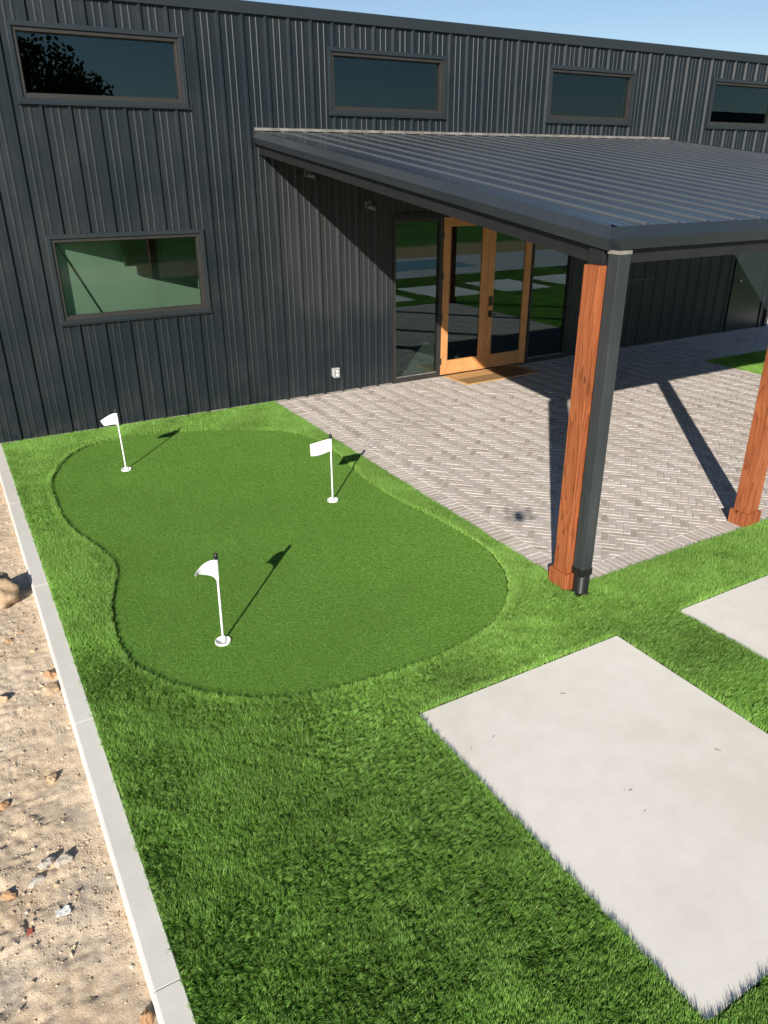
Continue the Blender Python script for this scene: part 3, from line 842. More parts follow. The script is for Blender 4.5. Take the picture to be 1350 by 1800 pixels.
vis_n = in_view(X, Y, 60); mid = in_view(X, Y, 700)
k = (vis_n | (mid & (rng.random(X.size) < 0.30)) | (rng.random(X.size) < 0.06)) & turf_mask(X, Y)
X, Y = X[k], Y[k]
# worn / brushed patches: the pile lies over in changing directions
n1 = fbm(X * 0.9 + 3, Y * 0.9, 61, 3); n2 = fbm(X * 3.2, Y * 3.2, 71, 3); n3 = fbm(X * 11, Y * 11, 81, 2)
tdir = -2.05 + (n1 - 0.5) * 0.9 + (n2 - 0.5) * 0.6 + rng.normal(0, 0.65, X.size)
tilt = np.clip(0.37 + (n2 - 0.5) * 1.0 + (n1 - 0.5) * 0.9 + (n3 - 0.5) * 0.7, 0.0, 0.7) + rng.normal(0, 0.07, X.size)
scl = 0.82 + 0.36 * rng.random(X.size) - 0.12 * np.clip(tilt - 0.4, 0, 1)
# at the seam with the putting surface the pile stands upright
gp = np.array(smooth_loop(GREEN_RAW, 14)); dg = np.full(X.size, 9.0)
ii = np.where((X < 3.5) & (Y > -6.8))[0]
for c0 in range(0, len(ii), 4000):
    q = ii[c0:c0 + 4000]; dg[q] = np.sqrt(((X[q, None] - gp[None, :, 0]) ** 2 + (Y[q, None] - gp[None, :, 1]) ** 2).min(1))
k = dg > 0.018
X, Y, tdir, tilt, scl, dg = X[k], Y[k], tdir[k], tilt[k], scl[k], dg[k]
tilt = tilt * np.clip((dg - 0.01) / 0.07, 0.1, 1)
for x0, x1, y0, y1 in SLABS[:2]:
    ds_ = np.hypot(np.maximum(np.maximum(x0 - X, X - x1), 0), np.maximum(np.maximum(y0 - Y, Y - y1), 0))
    tilt = tilt * np.clip((ds_ + 0.01) / 0.07, 0.25, 1)
    scl = scl * np.where(ds_ < 0.05, 1.18, 1.0)
scl = scl * np.where(dg < 0.05, 1.15, 1.0)
pts = np.stack([X, Y, np.full(X.size, -0.012)], -1)
tuf = [clump('turf_tuft', 16, 0.0115, 0.038, 0.0021, 0.18, 0.14, 0.09, 100 + i) for i in range(6)]
turf = scatter('turf_grass', pts, tdir, tilt, scl, tuf, M['blade'])
tag(turf, 'long artificial turf blades round the putting green and slabs', 'grass', kind='stuff')
NT = X.size
# putting surface
X, Y = jitter_grid(0.0, 3.35, -6.6, -0.4, 0.0185)
k = in_poly(X, Y, GREEN)
for fx, fy in FLAGS: k &= np.hypot(X - fx, Y - fy) > 0.074
X, Y = X[k], Y[k]
m1 = fbm(X * 1.7, Y * 1.7, 91, 3)
pts = np.stack([X, Y, np.full(X.size, -0.006)], -1)
nap = [clump('putting_tuft', 34, 0.016, 0.0075, 0.0019, 1.0, 0.8, 0.06, 200 + i, 2) for i in range(5)]
pg = scatter('putting_turf', pts, 1.0 + (m1 - 0.5) * 4, 0.12 + 0.25 * m1, 0.9 + 0.2 * rng.random(X.size), nap, M['nap'])
tag(pg, 'short dense putting turf filling the kidney shaped green', 'grass', kind='stuff')
print('tufts', NT, X.size)

# ------------------------------------------------------------------ building
RP = 0.3048
Z_EAVE = 4.83
bld = empty('metal_building', (5.4, 0, 0))
tag(bld, 'charcoal corrugated steel building with clerestory windows and wooden glass doors', 'building')
def bpart(mb, name, mat, parent=None, bevel=0, smooth=False):
    o = mb.build(name, mat, None, None, bevel, smooth)
    par = parent or bld
    o.parent = par
    o.matrix_parent_inverse = par.matrix_world.inverted() if par is not bld else Matrix.Translation((-5.4, 0, 0))
    return o
UPW = [(0.67, 2.56, 3.795, 4.565), (4.45, 6.305, 3.78, 4.55), (8.19, 10.03, 3.775, 4.545), (11.92, 13.76, 3.77, 4.54)]
LOW = (0.683, 2.585, 1.385, 2.425)
OPEN = [(a + 0.02, b_ - 0.02, c + 0.02, d - 0.02) for a, b_, c, d in UPW + [LOW]] + [(5.43, 9.06, -1, 2.53), (13.46, 14.58, -1, 2.12)]
# profile of one rib pitch: pan, two minor ribs, major rib (major rib's right foot at k*RP)
def rib_profile(k):
    x0 = k * RP
    return [(x0 + 0.0, 0), (x0 + 0.066, 0), (x0 + 0.073, -0.005), (x0 + 0.092, -0.005), (x0 + 0.099, 0), (x0 + 0.146, 0), (x0 + 0.153, -0.005), (x0 + 0.172, -0.005), (x0 + 0.179, 0), (x0 + 0.2398, 0), (x0 + 0.262, -0.032), (x0 + 0.2835, -0.032)]
kmin = int(WALL_L / RP); kmax = int(WALL_R / RP)
def panel(ks):
    prof = []
    for k in ks: prof += rib_profile(k)
    prof.append(((ks[-1] + 1) * RP, 0))
    prof = [(min(max(a, WALL_L), WALL_R), b_) for a, b_ in prof]
    cuts = sorted({c for op in OPEN for c in op[:2] if prof[0][0] < c < prof[-1][0]})
    pts_ = list(prof)
    for c in cuts:
        for i in range(len(pts_) - 1):
            if pts_[i][0] < c < pts_[i + 1][0]:
                t = (c - pts_[i][0]) / (pts_[i + 1][0] - pts_[i][0])
                pts_.insert(i + 1, (c, pts_[i][1] + t * (pts_[i + 1][1] - pts_[i][1]))); break
    mb = MB()
    for a, b_ in zip(pts_[:-1], pts_[1:]):
        if b_[0] - a[0] < 1e-6: continue
        xm = (a[0] + b_[0]) / 2
        ivs = [(0.012, Z_EAVE)]
        for x0, x1, z0, z1 in OPEN:
            if x0 < xm < x1:
                nv = []
                for p0, p1 in ivs:
                    if z1 <= p0 or z0 >= p1: nv.append((p0, p1)); continue
                    if z0 > p0: nv.append((p0, z0))
                    if z1 < p1: nv.append((z1, p1))
                ivs = nv
        for z0, z1 in ivs:
            mb.quad((a[0], a[1], z0), (b_[0], b_[1], z0), (b_[0], b_[1], z1), (a[0], a[1], z1))
    me = bpy.data.meshes.new('wall_panel'); me.from_pydata(mb.v, [], mb.f); me.update()
    bm = bmesh.new(); bm.from_mesh(me); bmesh.ops.remove_doubles(bm, verts=bm.verts, dist=1e-5)
    left = set(bm.faces)
    while left:                                   # one object for each connected sheet
        st_ = [left.pop()]; isl = list(st_)
        while st_:
            f_ = st_.pop()
            for e_ in f_.edges:
                for g_ in e_.link_faces:
                    if g_ in left: left.discard(g_); st_.append(g_); isl.append(g_)
        vm = {}; vv = []; ff = []
        for f_ in isl:
            for v_ in f_.verts:
                if v_ not in vm: vm[v_] = len(vv); vv.append(v_.co[:])
            ff.append([vm[v_] for v_ in f_.verts])
        me2 = bpy.data.meshes.new('wall_panel'); me2.from_pydata(vv, [], ff); me2.update()
        o = link_mesh('wall_panel', me2, M['wall']); o.parent = bld; o.matrix_parent_inverse = Matrix.Translation((-5.4, 0, 0))
    bm.free()
k = kmin
while k <= kmax:
    panel([q for q in range(k, min(k + 3, kmax + 1))]); k += 3
# screws along the girts: tiny joined heads
mb = MB()
for kk in range(kmin, kmax + 1):
    for z in (0.09, 1.16, 2.62, 3.66, 4.70):
        for dx in (0.045, 0.2):
            xx = kk * RP + dx
            if any(a - .05 < xx < b_ + .05 and c - .05 < z < d + .05 for a, b_, c, d in OPEN): continue
            mb.add([(xx - .004, -.0015, z - .004), (xx + .004, -.0015, z - .004), (xx + .004, -.0015, z + .004), (xx - .004, -.0015, z + .004), (xx, -.007, z)], [(0, 1, 4), (1, 2, 4), (2, 3, 4), (3, 0, 4)])
o = bpart(mb, 'screw_heads', M['rake']); tag(o, kind='stuff')
# eave trim, corner trim, roof, rear volume
bpart(MB().prism([(-0.044, Z_EAVE - 0.005), (-0.052, Z_EAVE + 0.115), (-0.03, Z_EAVE + 0.125), (0.16, Z_EAVE + 0.135), (0.16, Z_EAVE - 0.005)], 0, WALL_L - 0.05, WALL_R + 0.05), 'eave_trim', M['trim'])
bpart(MB().prism([(0.10, Z_EAVE + 0.10), (12.0, Z_EAVE + 1.0), (12.0, Z_EAVE + 0.94), (0.10, Z_EAVE + 0.04)], 0, WALL_L, WALL_R), 'roof', M['roof'])
bpart(MB().box(WALL_R - 0.06, WALL_R + 0.035, -0.045, 0.08, 0.0, Z_EAVE - 0.01), 'corner_trim', M['trim'], bevel=0.004)
gab = [(0.085, 0.0), (12.06, 0.0), (12.06, Z_EAVE + 0.99), (0.17, Z_EAVE + 0.095), (0.085, Z_EAVE + 0.06)]
bpart(MB().prism(gab, 0, WALL_R - 0.03, WALL_R + 0.02), 'side_wall', M['wall'])
bpart(MB().prism(gab, 0, WALL_L - 0.03, WALL_L + 0.02), 'side_wall', M['wall'])
bpart(MB().box(WALL_L + .03, WALL_R - .04, 11.95, 12.0, 0.0, Z_EAVE + 0.96), 'rear_wall', M['wall'])
bpart(MB().box(WALL_L + .03, WALL_R - .04, 0.155, 11.98, 3.25, 3.42), 'upper_floor', M['inner'])
bpart(MB().box(WALL_L, WALL_R, 0.02, 12, -0.10, 0.008), 'interior_floor', M['infloor'])
# pale base flashing strip showing under the panels
bpart(MB().box(WALL_L, 5.42, -0.008, 0.015, -0.10, 0.016), 'base_flashing', M['flash'])
bpart(MB().box(9.07, 13.45, -0.008, 0.015, -0.10, 0.010), 'base_flashing', M['flash'])
# inner lining with the same openings, so daylight comes in only through the glass
def lining():
    mb = MB(); xs_ = sorted({WALL_L + .05, WALL_R - .05} | {c for op in OPEN for c in op[:2]})
    for a, b_ in zip(xs_[:-1], xs_[1:]):
        xm = (a + b_) / 2; ivs = [(0.0, Z_EAVE + 0.09)]
        for x0, x1, z0, z1 in OPEN:
            if x0 < xm < x1:
                nv = []
                for p0, p1 in ivs:
                    if z1 <= p0 or z0 >= p1: nv.append((p0, p1)); continue
                    if z0 > p0: nv.append((p0, z0))
                    if z1 < p1: nv.append((z1, p1))
                ivs = nv
        for z0, z1 in ivs: mb.box(a, b_, 0.10, 0.15, z0, z1)
    return mb
bpart(lining(), 'inner_lining', M['inner'])

def window(x0, x1, z0, z1, tr=0.045, fr=0.045):
    # outer flat trim, then the frame, then the pane
    def ring(a0, a1, c0, c1, w_, y0, y1):
        mb = MB()
        mb.box(a0, a1, y0, y1, c1 - w_, c1); mb.box(a0, a1, y0, y1, c0, c0 + w_)
        mb.box(a0, a0 + w_, y0, y1, c0 + w_, c1 - w_); mb.box(a1 - w_, a1, y0, y1, c0 + w_, c1 - w_)
        return mb
    e = tr
    f = bpart(ring(x0 + e, x1 - e, z0 + e, z1 - e, fr, -0.018, 0.10), 'window', M['frame'], bevel=0.003)
    t = bpart(ring(x0, x1, z0, z1, e + 0.004, -0.040, 0.004), 'trim', M['trim'], f, bevel=0.003)
    t2 = bpart(MB().box(x0 - 0.012, x1 + 0.012, -0.052, 0.0, z0 - 0.014, z0 - 0.001), 'sill', M['trim'], f)
    bead = bpart(ring(x0 + e + fr, x1 - e - fr, z0 + e + fr, z1 - e - fr, 0.010, 0.012, 0.034), 'glazing_bead', M['frame'], f)
    bpart(MB().box(x0 + e + fr - .005, x1 - e - fr + .005, 0.030, 0.036, z0 + e + fr - .005, z1 - e - fr + .005), 'pane', M['glass'], f)
    return f
for w_ in UPW: window(*w_)
window(*LOW)

# ---- entrance: sidelights and double doors
bpart(MB().box(5.43, 9.06, -0.030, 0.10, 2.455, 2.53), 'door_header', M['dark'], bevel=0.003)
def sidelight(x0, x1):
    mb = MB(); y0, y1 = -0.028, 0.08; w_ = 0.042
    mb.box(x0, x0 + w_, y0, y1, 0.0, 2.452); mb.box(x1 - w_ - .01, x1, y0, y1, 0.0, 2.452)
    mb.box(x0 + w_, x1 - w_ - .01, y0 + .004, y1, 0.0, 0.075); mb.box(x0 + w_, x1 - w_ - .01, y0 + .004, y1, 2.40, 2.452)
    f = bpart(mb, 'sidelight', M['frame'])
    bpart(MB().box(x0 + w_ - .004, x1 - w_ - .006, 0.016, 0.024, 0.071, 2.404), 'pane', M['door_glass'], f)
    bpart(MB().box(x0 + w_, x1 - w_ - .01, 0.002, 0.015, 0.075, 0.088), 'glazing_bead', M['flash'], f)
    return f
sidelight(5.44, 6.325); sidelight(8.135, 9.05)
bpart(MB().box(6.335, 8.125, -0.035, 0.08, 0.0, 0.018), 'threshold', M['black'])
def leaf(x0, x1, handle_x):
    st, rail_b, rail_t = 0.118, 0.215, 0.125
    z0, z1 = 0.022, 2.45
    y0, y1 = -0.022, 0.024
    f = bpart(MB().box(x0, x0 + st, y0, y1, z0, z1).box(x1 - st, x1, y0, y1, z0, z1), 'door', M['fir'], bevel=0.003)
    bpart(MB().box(x0 + st, x1 - st, y0 + .003, y1 - .003, z0, z0 + rail_b), 'rail', M['fir_x'], f, bevel=0.002)
    bpart(MB().box(x0 + st, x1 - st, y0 + .003, y1 - .003, z1 - rail_t, z1), 'rail', M['fir_x'], f, bevel=0.002)
    gb = MB(); a0, a1, c0, c1 = x0 + st, x1 - st, z0 + rail_b, z1 - rail_t
    for q in ((a0, a0 + .012, c0, c1), (a1 - .012, a1, c0, c1)): gb.box(q[0], q[1], -0.014, 0.012, q[2], q[3])
    for q in ((c0, c0 + .012), (c1 - .012, c1)): gb.box(a0 + .012, a1 - .012, -0.014, 0.012, *q)
    bpart(gb, 'glazing_bead', M['fir'], f)
    bpart(MB().box(a0 + .008, a1 - .008, 0.0, 0.007, c0 + .008, c1 - .008), 'pane', M['door_glass'], f)
    return f
dl = leaf(6.345, 7.228, None); dr = leaf(7.234, 8.118, None)
# hinges on the left leaf
for z in (0.25, 0.95, 1.6, 2.2):
    bpart(MB().tube((6.337, -0.030, z - .05), (6.337, -0.030, z + .05), 0.011, n=10), 'hinge', M['black'], dl)
    bpart(MB().tube((8.126, -0.030, z - .05), (8.126, -0.030, z + .05), 0.011, n=10), 'hinge', M['black'], dr)
# lock and lever on the right leaf
bpart(MB().box(7.262, 7.332, -0.045, -0.023, 1.06, 1.21), 'deadbolt', M['black'], dr, bevel=0.006)
bpart(MB().box(7.262, 7.332, -0.045, -0.023, 0.88, 0.985), 'handle_plate', M['black'], dr, bevel=0.006)
bpart(MB().tube((7.297, -0.045, 0.93), (7.297, -0.085, 0.93), 0.012).box(7.290, 7.40, -0.095, -0.077, 0.920, 0.940), 'handle', M['black'], dr)
# ---- plain steel door at the far end
sd = bpart(MB().box(13.50, 14.54, -0.012, 0.04, 0.015, 2.08), 'steel_door', M['trim'], bevel=0.004)
bpart(MB().box(13.45, 13.50, -0.035, 0.06, 0.0, 2.13).box(14.54, 14.59, -0.035, 0.06, 0.0, 2.13).box(13.50, 14.54, -0.035, 0.06, 2.08, 2.13), 'door_frame', M['trim'], sd)
bpart(MB().tube((13.62, -0.012, 1.03), (13.62, -0.05, 1.03), 0.014), 'knob_stem', M['steel'], sd)
kb = MB()
for i in range(7):
    t0, t1 = math.pi * i / 7, math.pi * (i + 1) / 7
    kb.tube((13.62, -0.075 + 0.028 * -math.cos(t0), 1.03), (13.62, -0.075 + 0.028 * -math.cos(t1), 1.03), max(0.001, 0.028 * math.sin(t0)), max(0.001, 0.028 * math.sin(t1)), 12, False)
bpart(kb, 'knob', M['steel'], sd, smooth=True)
# flat blanking panel on the wall beside the right sidelight
bpart(MB().box(10.25, 11.10, -0.042, -0.030, 1.22, 1.27), 'lap_trim', M['trim'])

# ---- inside the lower window: angled impact screen, column, monitor
SCR_A, SCR_B = Vector((0.76, 0.060, 0)), Vector((3.00, 1.19, 0))
dv = (SCR_B - SCR_A).normalized(); nv_ = Vector((-dv.y, dv.x, 0)) * 0.02
scn = MB()
scn.add([(SCR_A.x, SCR_A.y, 1.415), (SCR_B.x, SCR_B.y, 1.05), (SCR_B.x + nv_.x, SCR_B.y + nv_.y, 1.05), (SCR_A.x + nv_.x, SCR_A.y + nv_.y, 1.415),
         (SCR_A.x, SCR_A.y, 2.385), (SCR_B.x, SCR_B.y, 2.75), (SCR_B.x + nv_.x, SCR_B.y + nv_.y, 2.75), (SCR_A.x + nv_.x, SCR_A.y + nv_.y, 2.385)],
        [(0, 1, 2, 3), (4, 5, 6, 7), (0, 1, 5, 4), (1, 2, 6, 5), (2, 3, 7, 6), (3, 0, 4, 7)])
scr = empty('screen', (1.9, 1.1, 0.008))
tag(scr, 'pale sage cloth screen standing behind the lower window glass', 'screen')
def child(mb, name, mat, par, bevel=0):
    o = mb.build(name, mat, None, None, bevel); o.parent = par
    o.matrix_parent_inverse = Matrix.Translation(-Vector(par.location)); return o
child(scn, 'cloth', M['sage'], scr)
for q_ in (Vector((1.15, 0.32, 0)), SCR_B): child(MB().tube((q_.x, q_.y + .05, 0.008), (q_.x, q_.y + .05, 3.2), 0.025), 'stand', M['black'], scr)
child(MB().tube((0.80, 0.062, 2.33), (1.30, 0.318, 1.30), 0.006), 'strap', M['black'], scr)
mon = empty('monitor', (1.92, 0.47, 1.93))
tag(mon, 'black monitor hanging behind the lower window', 'monitor')
child(MB().box(1.62, 2.13, 0.33, 0.37, 1.985, 2.345), 'housing', M['black'], mon, 0.008)
child(MB().box(1.65, 2.10, 0.324, 0.332, 2.015, 2.315), 'display', plain('dark_screen_glass', (0.006, 0.006, 0.007), 0.15, 0, 0.5, 0.02), mon)
child(MB().box(1.85, 1.90, 0.335, 0.365, 2.345, 3.25), 'drop_pole', M['black'], mon)

# ---- wall fittings
ob_ = empty('outlet_box', (4.418, 0.0, 0.235)); tag(ob_, 'grey weatherproof outlet box low on the corrugated wall', 'outlet')
child(MB().prism([(4.362, 0.262), (4.385, 0.238), (4.478, 0.238), (4.478, 0.386), (4.362, 0.386)], 1, -0.06, 0.0), 'housing', M['grey_plastic'], ob_, 0.008)
child(MB().box(4.392, 4.462, -0.063, -0.0595, 0.258, 0.370), 'cover_plate', M['dim_plastic'], ob_)
for z in (0.287, 0.340):
    child(MB().tube((4.427, -0.063, z), (4.427, -0.072, z), 0.021, n=16), 'socket', M['white_plastic'], ob_)
def seccam(x, z, label):
    e_ = empty('security_camera', (x, -0.0, z)); tag(e_, label, 'camera', 'small security cameras on the wall')
    child(MB().box(x - .05, x + .05, -0.032, -0.0, z - .02, z + .08), 'mounting_plate', M['dim_plastic'], e_, 0.006)
    child(MB().tube((x - 0.0, -0.03, z + .02), (x + .015, -0.09, z + .0), 0.018, n=10), 'arm', M['dim_plastic'], e_)
    child(MB().tube((x - .045, -0.10, z + .01), (x + .055, -0.13, z - .02), 0.030, n=14), 'body', M['dim_plastic'], e_, 0.004)
    child(MB().tube((x - .046, -0.0997, z + .0103), (x - .052, -0.098, z + .0121), 0.022, n=14), 'lens', M['black'], e_)
seccam(4.10, 3.045, 'small grey security camera tucked under the canopy rake near its wall end')
seccam(5.02, 2.63, 'small grey security camera on wall beside top of tall glass sidelight')
dm = MB().box(-0.755, 0.755, -0.32, 0.32, 0.0, 0.016).build('doormat', M['mat'], None, (7.14, -0.385, 0.002), bevel=0.004)
dm.rotation_euler = (0, 0, 0.02)
tag(dm, 'tan coir doormat with black ribs and concentric rings before doors', 'doormat')

# ------------------------------------------------------------------ canopy
CX0, CX1 = 3.37, 11.0
CY1 = -6.30
ZW, SL = 3.565, 0.1315                 # roof height at the wall, fall per metre
def rz(y): return ZW + SL * y
can = empty('porch_canopy', (3.4, -6.2, 0))
tag(can, 'lean-to porch canopy with charcoal ribbed roof on stained timber posts', 'canopy')
def cpart(mb, name, mat, par=None, bevel=0, smooth=False):
    o = mb.build(name, mat, None, None, bevel, smooth); o.parent = par or can
    if par is None: o.matrix_parent_inverse = Matrix.Translation((-3.4, 6.2, 0))
    return o
# ribbed roof sheets
def roof_sheet(xa, xb, ks):
    prof = []
    for k in ks:
        x0 = CX0 + 0.10 + k * RP
        prof += [(x0 + a, h) for a, h in ((0, 0), (0.10, 0), (0.106, .003), (0.124, .003), (0.13, 0), (0.18, 0), (0.186, .003), (0.204, .003), (0.21, 0), (0.256, 0), (0.268, .0125), (0.290, .0125))]
    prof.append((CX0 + 0.10 + (ks[-1] + 1) * RP, 0))
    prof = [(min(a, CX1 - .02), b_) for a, b_ in prof]
    mb = MB(); ya, yb = -0.005, CY1 + 0.03
    for a, b_ in zip(prof[:-1], prof[1:]):
        if b_[0] - a[0] < 1e-5: continue
        mb.quad((a[0], ya, rz(ya) + a[1]), (a[0], yb, rz(yb) + a[1]), (b_[0], yb, rz(yb) + b_[1]), (b_[0], ya, rz(ya) + b_[1]))
    mb.add([(a, yb, rz(yb) + h) for a, h in prof] + [(prof[-1][0], yb, rz(yb) - .008), (prof[0][0], yb, rz(yb) - .008)], [tuple(range(len(prof) + 2))])   # closure strip at the eave
    me = bpy.data.meshes.new('roof_panel'); me.from_pydata(mb.v, [], mb.f); me.update()
    bm = bmesh.new(); bm.from_mesh(me); bmesh.ops.remove_doubles(bm, verts=bm.verts, dist=1e-5); bmesh.ops.recalc_face_normals(bm, faces=bm.faces)
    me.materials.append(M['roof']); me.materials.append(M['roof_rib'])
    for f_ in bm.faces:                            # left and top rib faces: bright highlight lines painted in as lighter steel
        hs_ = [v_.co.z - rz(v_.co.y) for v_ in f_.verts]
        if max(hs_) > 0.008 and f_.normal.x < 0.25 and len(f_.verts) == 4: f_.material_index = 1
    bm.to_mesh(me); bm.free()
    o = link_mesh('roof_panel', me); o.parent = can; o.matrix_parent_inverse = Matrix.Translation((-3.4, 6.2, 0))
k = 0; K = int((CX1 - CX0 - 0.1) / RP) + 1
while k < K: roof_sheet(0, 0, list(range(k, min(k + 3, K)))); k += 3
# deck under the sheets
cpart(MB().add([(CX0 + .03, -0.01, rz(-0.01) - .012), (CX1 - .03, -0.01, rz(-.01) - .012), (CX1 - .03, CY1 + .06, rz(CY1 + .06) - .012), (CX0 + .03, CY1 + .06, rz(CY1 + .06) - .012),
                (CX0 + .03, -0.01, rz(-0.01) - .05), (CX1 - .03, -0.01, rz(-.01) - .05), (CX1 - .03, CY1 + .06, rz(CY1 + .06) - .05), (CX0 + .03, CY1 + .06, rz(CY1 + .06) - .05)],
               [(3, 2, 1, 0), (4, 5, 6, 7), (0, 1, 5, 4), (1, 2, 6, 5), (2, 3, 7, 6), (3, 0, 4, 7)]), 'soffit', M['dark'])
# flashing along the wall
cpart(MB().prism([(-0.002, ZW + .002), (-0.056, ZW + .004), (-0.058, ZW + .028), (-0.036, ZW + .036), (-0.002, ZW + .040)], 0, CX0 + .02, CX1), 'wall_flashing', M['flash'])
# rake trims: nose profile in x/z, swept along the slope
def swept(V, n, name, mat):
    return cpart(MB().add(V, [tuple(range(n)), tuple(range(2 * n - 1, n - 1, -1))] + [(i, i + n, (i + 1) % n + n, (i + 1) % n) for i in range(n)]), name, mat)
RPROF = [(0.115, 0.004), (0.002, 0.006), (-0.026, -0.067), (-0.004, -0.142), (0.10, -0.142)]      # outward offset, height
for xe, sg in ((CX0, 1), (CX1, -1)):
    V = [(xe + sg * a, -0.004, rz(-0.004) + h) for a, h in RPROF] + [(xe + sg * a, CY1 + a, rz(CY1 + a) + h) for a, h in RPROF]
    swept(V, 5, 'rake_trim', M['rake'])
ze = 2.742
GPROF = [(0.05, -0.012), (0.002, 0.0), (-0.026, -0.074), (-0.004, -0.148), (0.10, -0.148), (0.10, -0.03)]
V = [(CX0 + a + 0.001, CY1 + a, ze + h) for a, h in GPROF] + [(CX1 - a - 0.001, CY1 + a, ze + h) for a, h in GPROF]
swept(V, 6, 'gutter', M['trim'])
cpart(MB().box(CX0 + .006, CX0 + .13, CY1 + .006, CY1 + .10, ze - .13, ze - .014), 'corner_block', M['trim'])
# beams
cpart(MB().box(CX0 + 0.02, CX1 - 0.03, -6.245, -6.10, 2.495, 2.635), 'eave_beam', M['dark'], bevel=0.005)
def slope_beam(x0, x1, top_off, bot_off, y0=-0.03, y1=-6.098):
    V = []
    for y_ in (y0, y1): V += [(x0, y_, rz(y_) + top_off), (x1, y_, rz(y_) + top_off), (x1, y_, rz(y_) + bot_off), (x0, y_, rz(y_) + bot_off)]
    return MB().add(V, [(0, 1, 2, 3), (7, 6, 5, 4), (0, 4, 5, 1), (1, 5, 6, 2), (2, 6, 7, 3), (3, 7, 4, 0)])
cpart(slope_beam(CX0 + 0.050, CX0 + 0.15, -0.055, -0.262), 'rake_beam', M['dark'])
for x_ in (5.65, 8.55, 10.85): cpart(slope_beam(x_ - .05, x_ + .05, -0.055, -0.20), 'rafter', M['dark'])
for y_ in (-1.2, -2.4, -3.6, -4.8):
    cpart(MB().box(CX0 + .16, CX1 - .16, y_ - .03, y_ + .03, rz(y_) - .16, rz(y_) - .062), 'purlin', M['dark'])
cpart(MB().box(CX0 + .14, CX1 - .14, -0.10, -0.036, rz(0) - .22, rz(0) - .075), 'ledger', M['dark'])
# posts
PSZ = [(3.345, 3.495), (5.605, 5.765), (8.48, 8.64), (10.78, 10.93)]
posts = []
for i, (a, b_) in enumerate(PSZ):
    y0, y1 = -6.262, -6.115
    zb = -0.02
    xm, ym = (a + b_) / 2, (y0 + y1) / 2
    po = MB().box(a - xm, b_ - xm, y0 - ym, y1 - ym, zb, 2.493).build('post', M['cedar'], None, (xm, ym, 0), bevel=0.004)
    po.parent = can; po.matrix_parent_inverse = Matrix.Translation((-3.4, 6.2, 0))
    e_ = 0.024
    mb = MB()
    mb.box(a - e_ - xm, b_ + e_ - xm, y0 - e_ - ym, y0 - .0005 - ym, zb, 0.135); mb.box(a - e_ - xm, b_ + e_ - xm, y1 + .0005 - ym, y1 + e_ - ym, zb, 0.135)
    mb.box(a - e_ - xm, a - .0005 - xm, y0 - ym, y1 - ym, zb, 0.135); mb.box(b_ + .0005 - xm, b_ + e_ - xm, y0 - ym, y1 - ym, zb, 0.135)
    q = mb.build('post_base', M['cedar'], po, None, bevel=0.003)
    posts.append(po)
# downspout at the corner post
dsx0, dsx1, dsy0, dsy1 = 3.383, 3.492, -6.392, -6.290
ds = cpart(MB().box(dsx0, dsx1, dsy0, dsy1, 0.16, 2.60), 'downspout', M['spout'], bevel=0.007)
cpart(MB().box(dsx0 - .003, dsx1 + .003, dsy0 - .003, dsy1 + .003, 2.575, 2.598), 'outlet_collar', M['flash'], ds)
cpart(MB().box(dsx0 - .004, dsx1 + .004, dsy0 - .004, dsy1 + .004, 0.150, 0.215), 'shoe', M['black'], ds, bevel=0.004)
prof = [(0.045, 0.165)]
for i in range(10):
    z = 0.150 - i * 0.0165
    prof += [(0.060, z + .006), (0.063, z + .002), (0.060, z - .003), (0.053, z - .006)]
prof.append((0.055, -0.04))
cpart(MB().lathe(prof, ((dsx0 + dsx1) / 2, (dsy0 + dsy1) / 2 - .005, 0), 24), 'drain_pipe', M['black'], ds, smooth=True)

# ------------------------------------------------------------------ golf pins and cups
def flag_mesh(kind):
    n, m_ = 16, 12; V = []; Fs = []
    for i in range(n + 1):
        for j in range(m_ + 1):
            u, v = i / n, j / m_                      # u away from the pole, v downwards
            if kind == 0:    # limp corner hanging, folded
                L = 0.195; H = 0.135
                xx = -u * L * (0.86 - 0.10 * v); zz = -v * H * (1 - 0.50 * u) - 0.075 * u ** 1.5
                yy = 0.024 * math.sin(u * 5.5 + v * 1.2) * u ** 0.7 - 0.02 * u
            elif kind == 1:  # almost flat, opened square
                L = 0.195; H = 0.130
                xx = -u * L; zz = -v * H - 0.052 * u - 0.010 * math.sin(u * 3.1) * v
                yy = 0.010 * math.sin(u * 6 + v) * u - 0.03 * u
            else:            # curling round towards the viewer
                L = 0.18; H = 0.165
                th = u * 1.9
                hh = H * (1 - 0.86 * u ** 0.62)
                xx = -0.118 * math.sin(th * 0.80); yy = -0.085 * (1 - math.cos(th)) + 0.022 * math.sin(v * 3 + u * 6) * u
                zz = -v * hh - 0.055 * u ** 1.3
            V.append((xx, yy, zz))
    for i in range(n):
        for j in range(m_):
            a = i * (m_ + 1) + j; Fs.append((a, a + 1, a + m_ + 2, a + m_ + 1))
    me = bpy.data.meshes.new('flag'); me.from_pydata(V, [], Fs); me.update()
    me.polygons.foreach_set('use_smooth', [True] * len(Fs)); return me
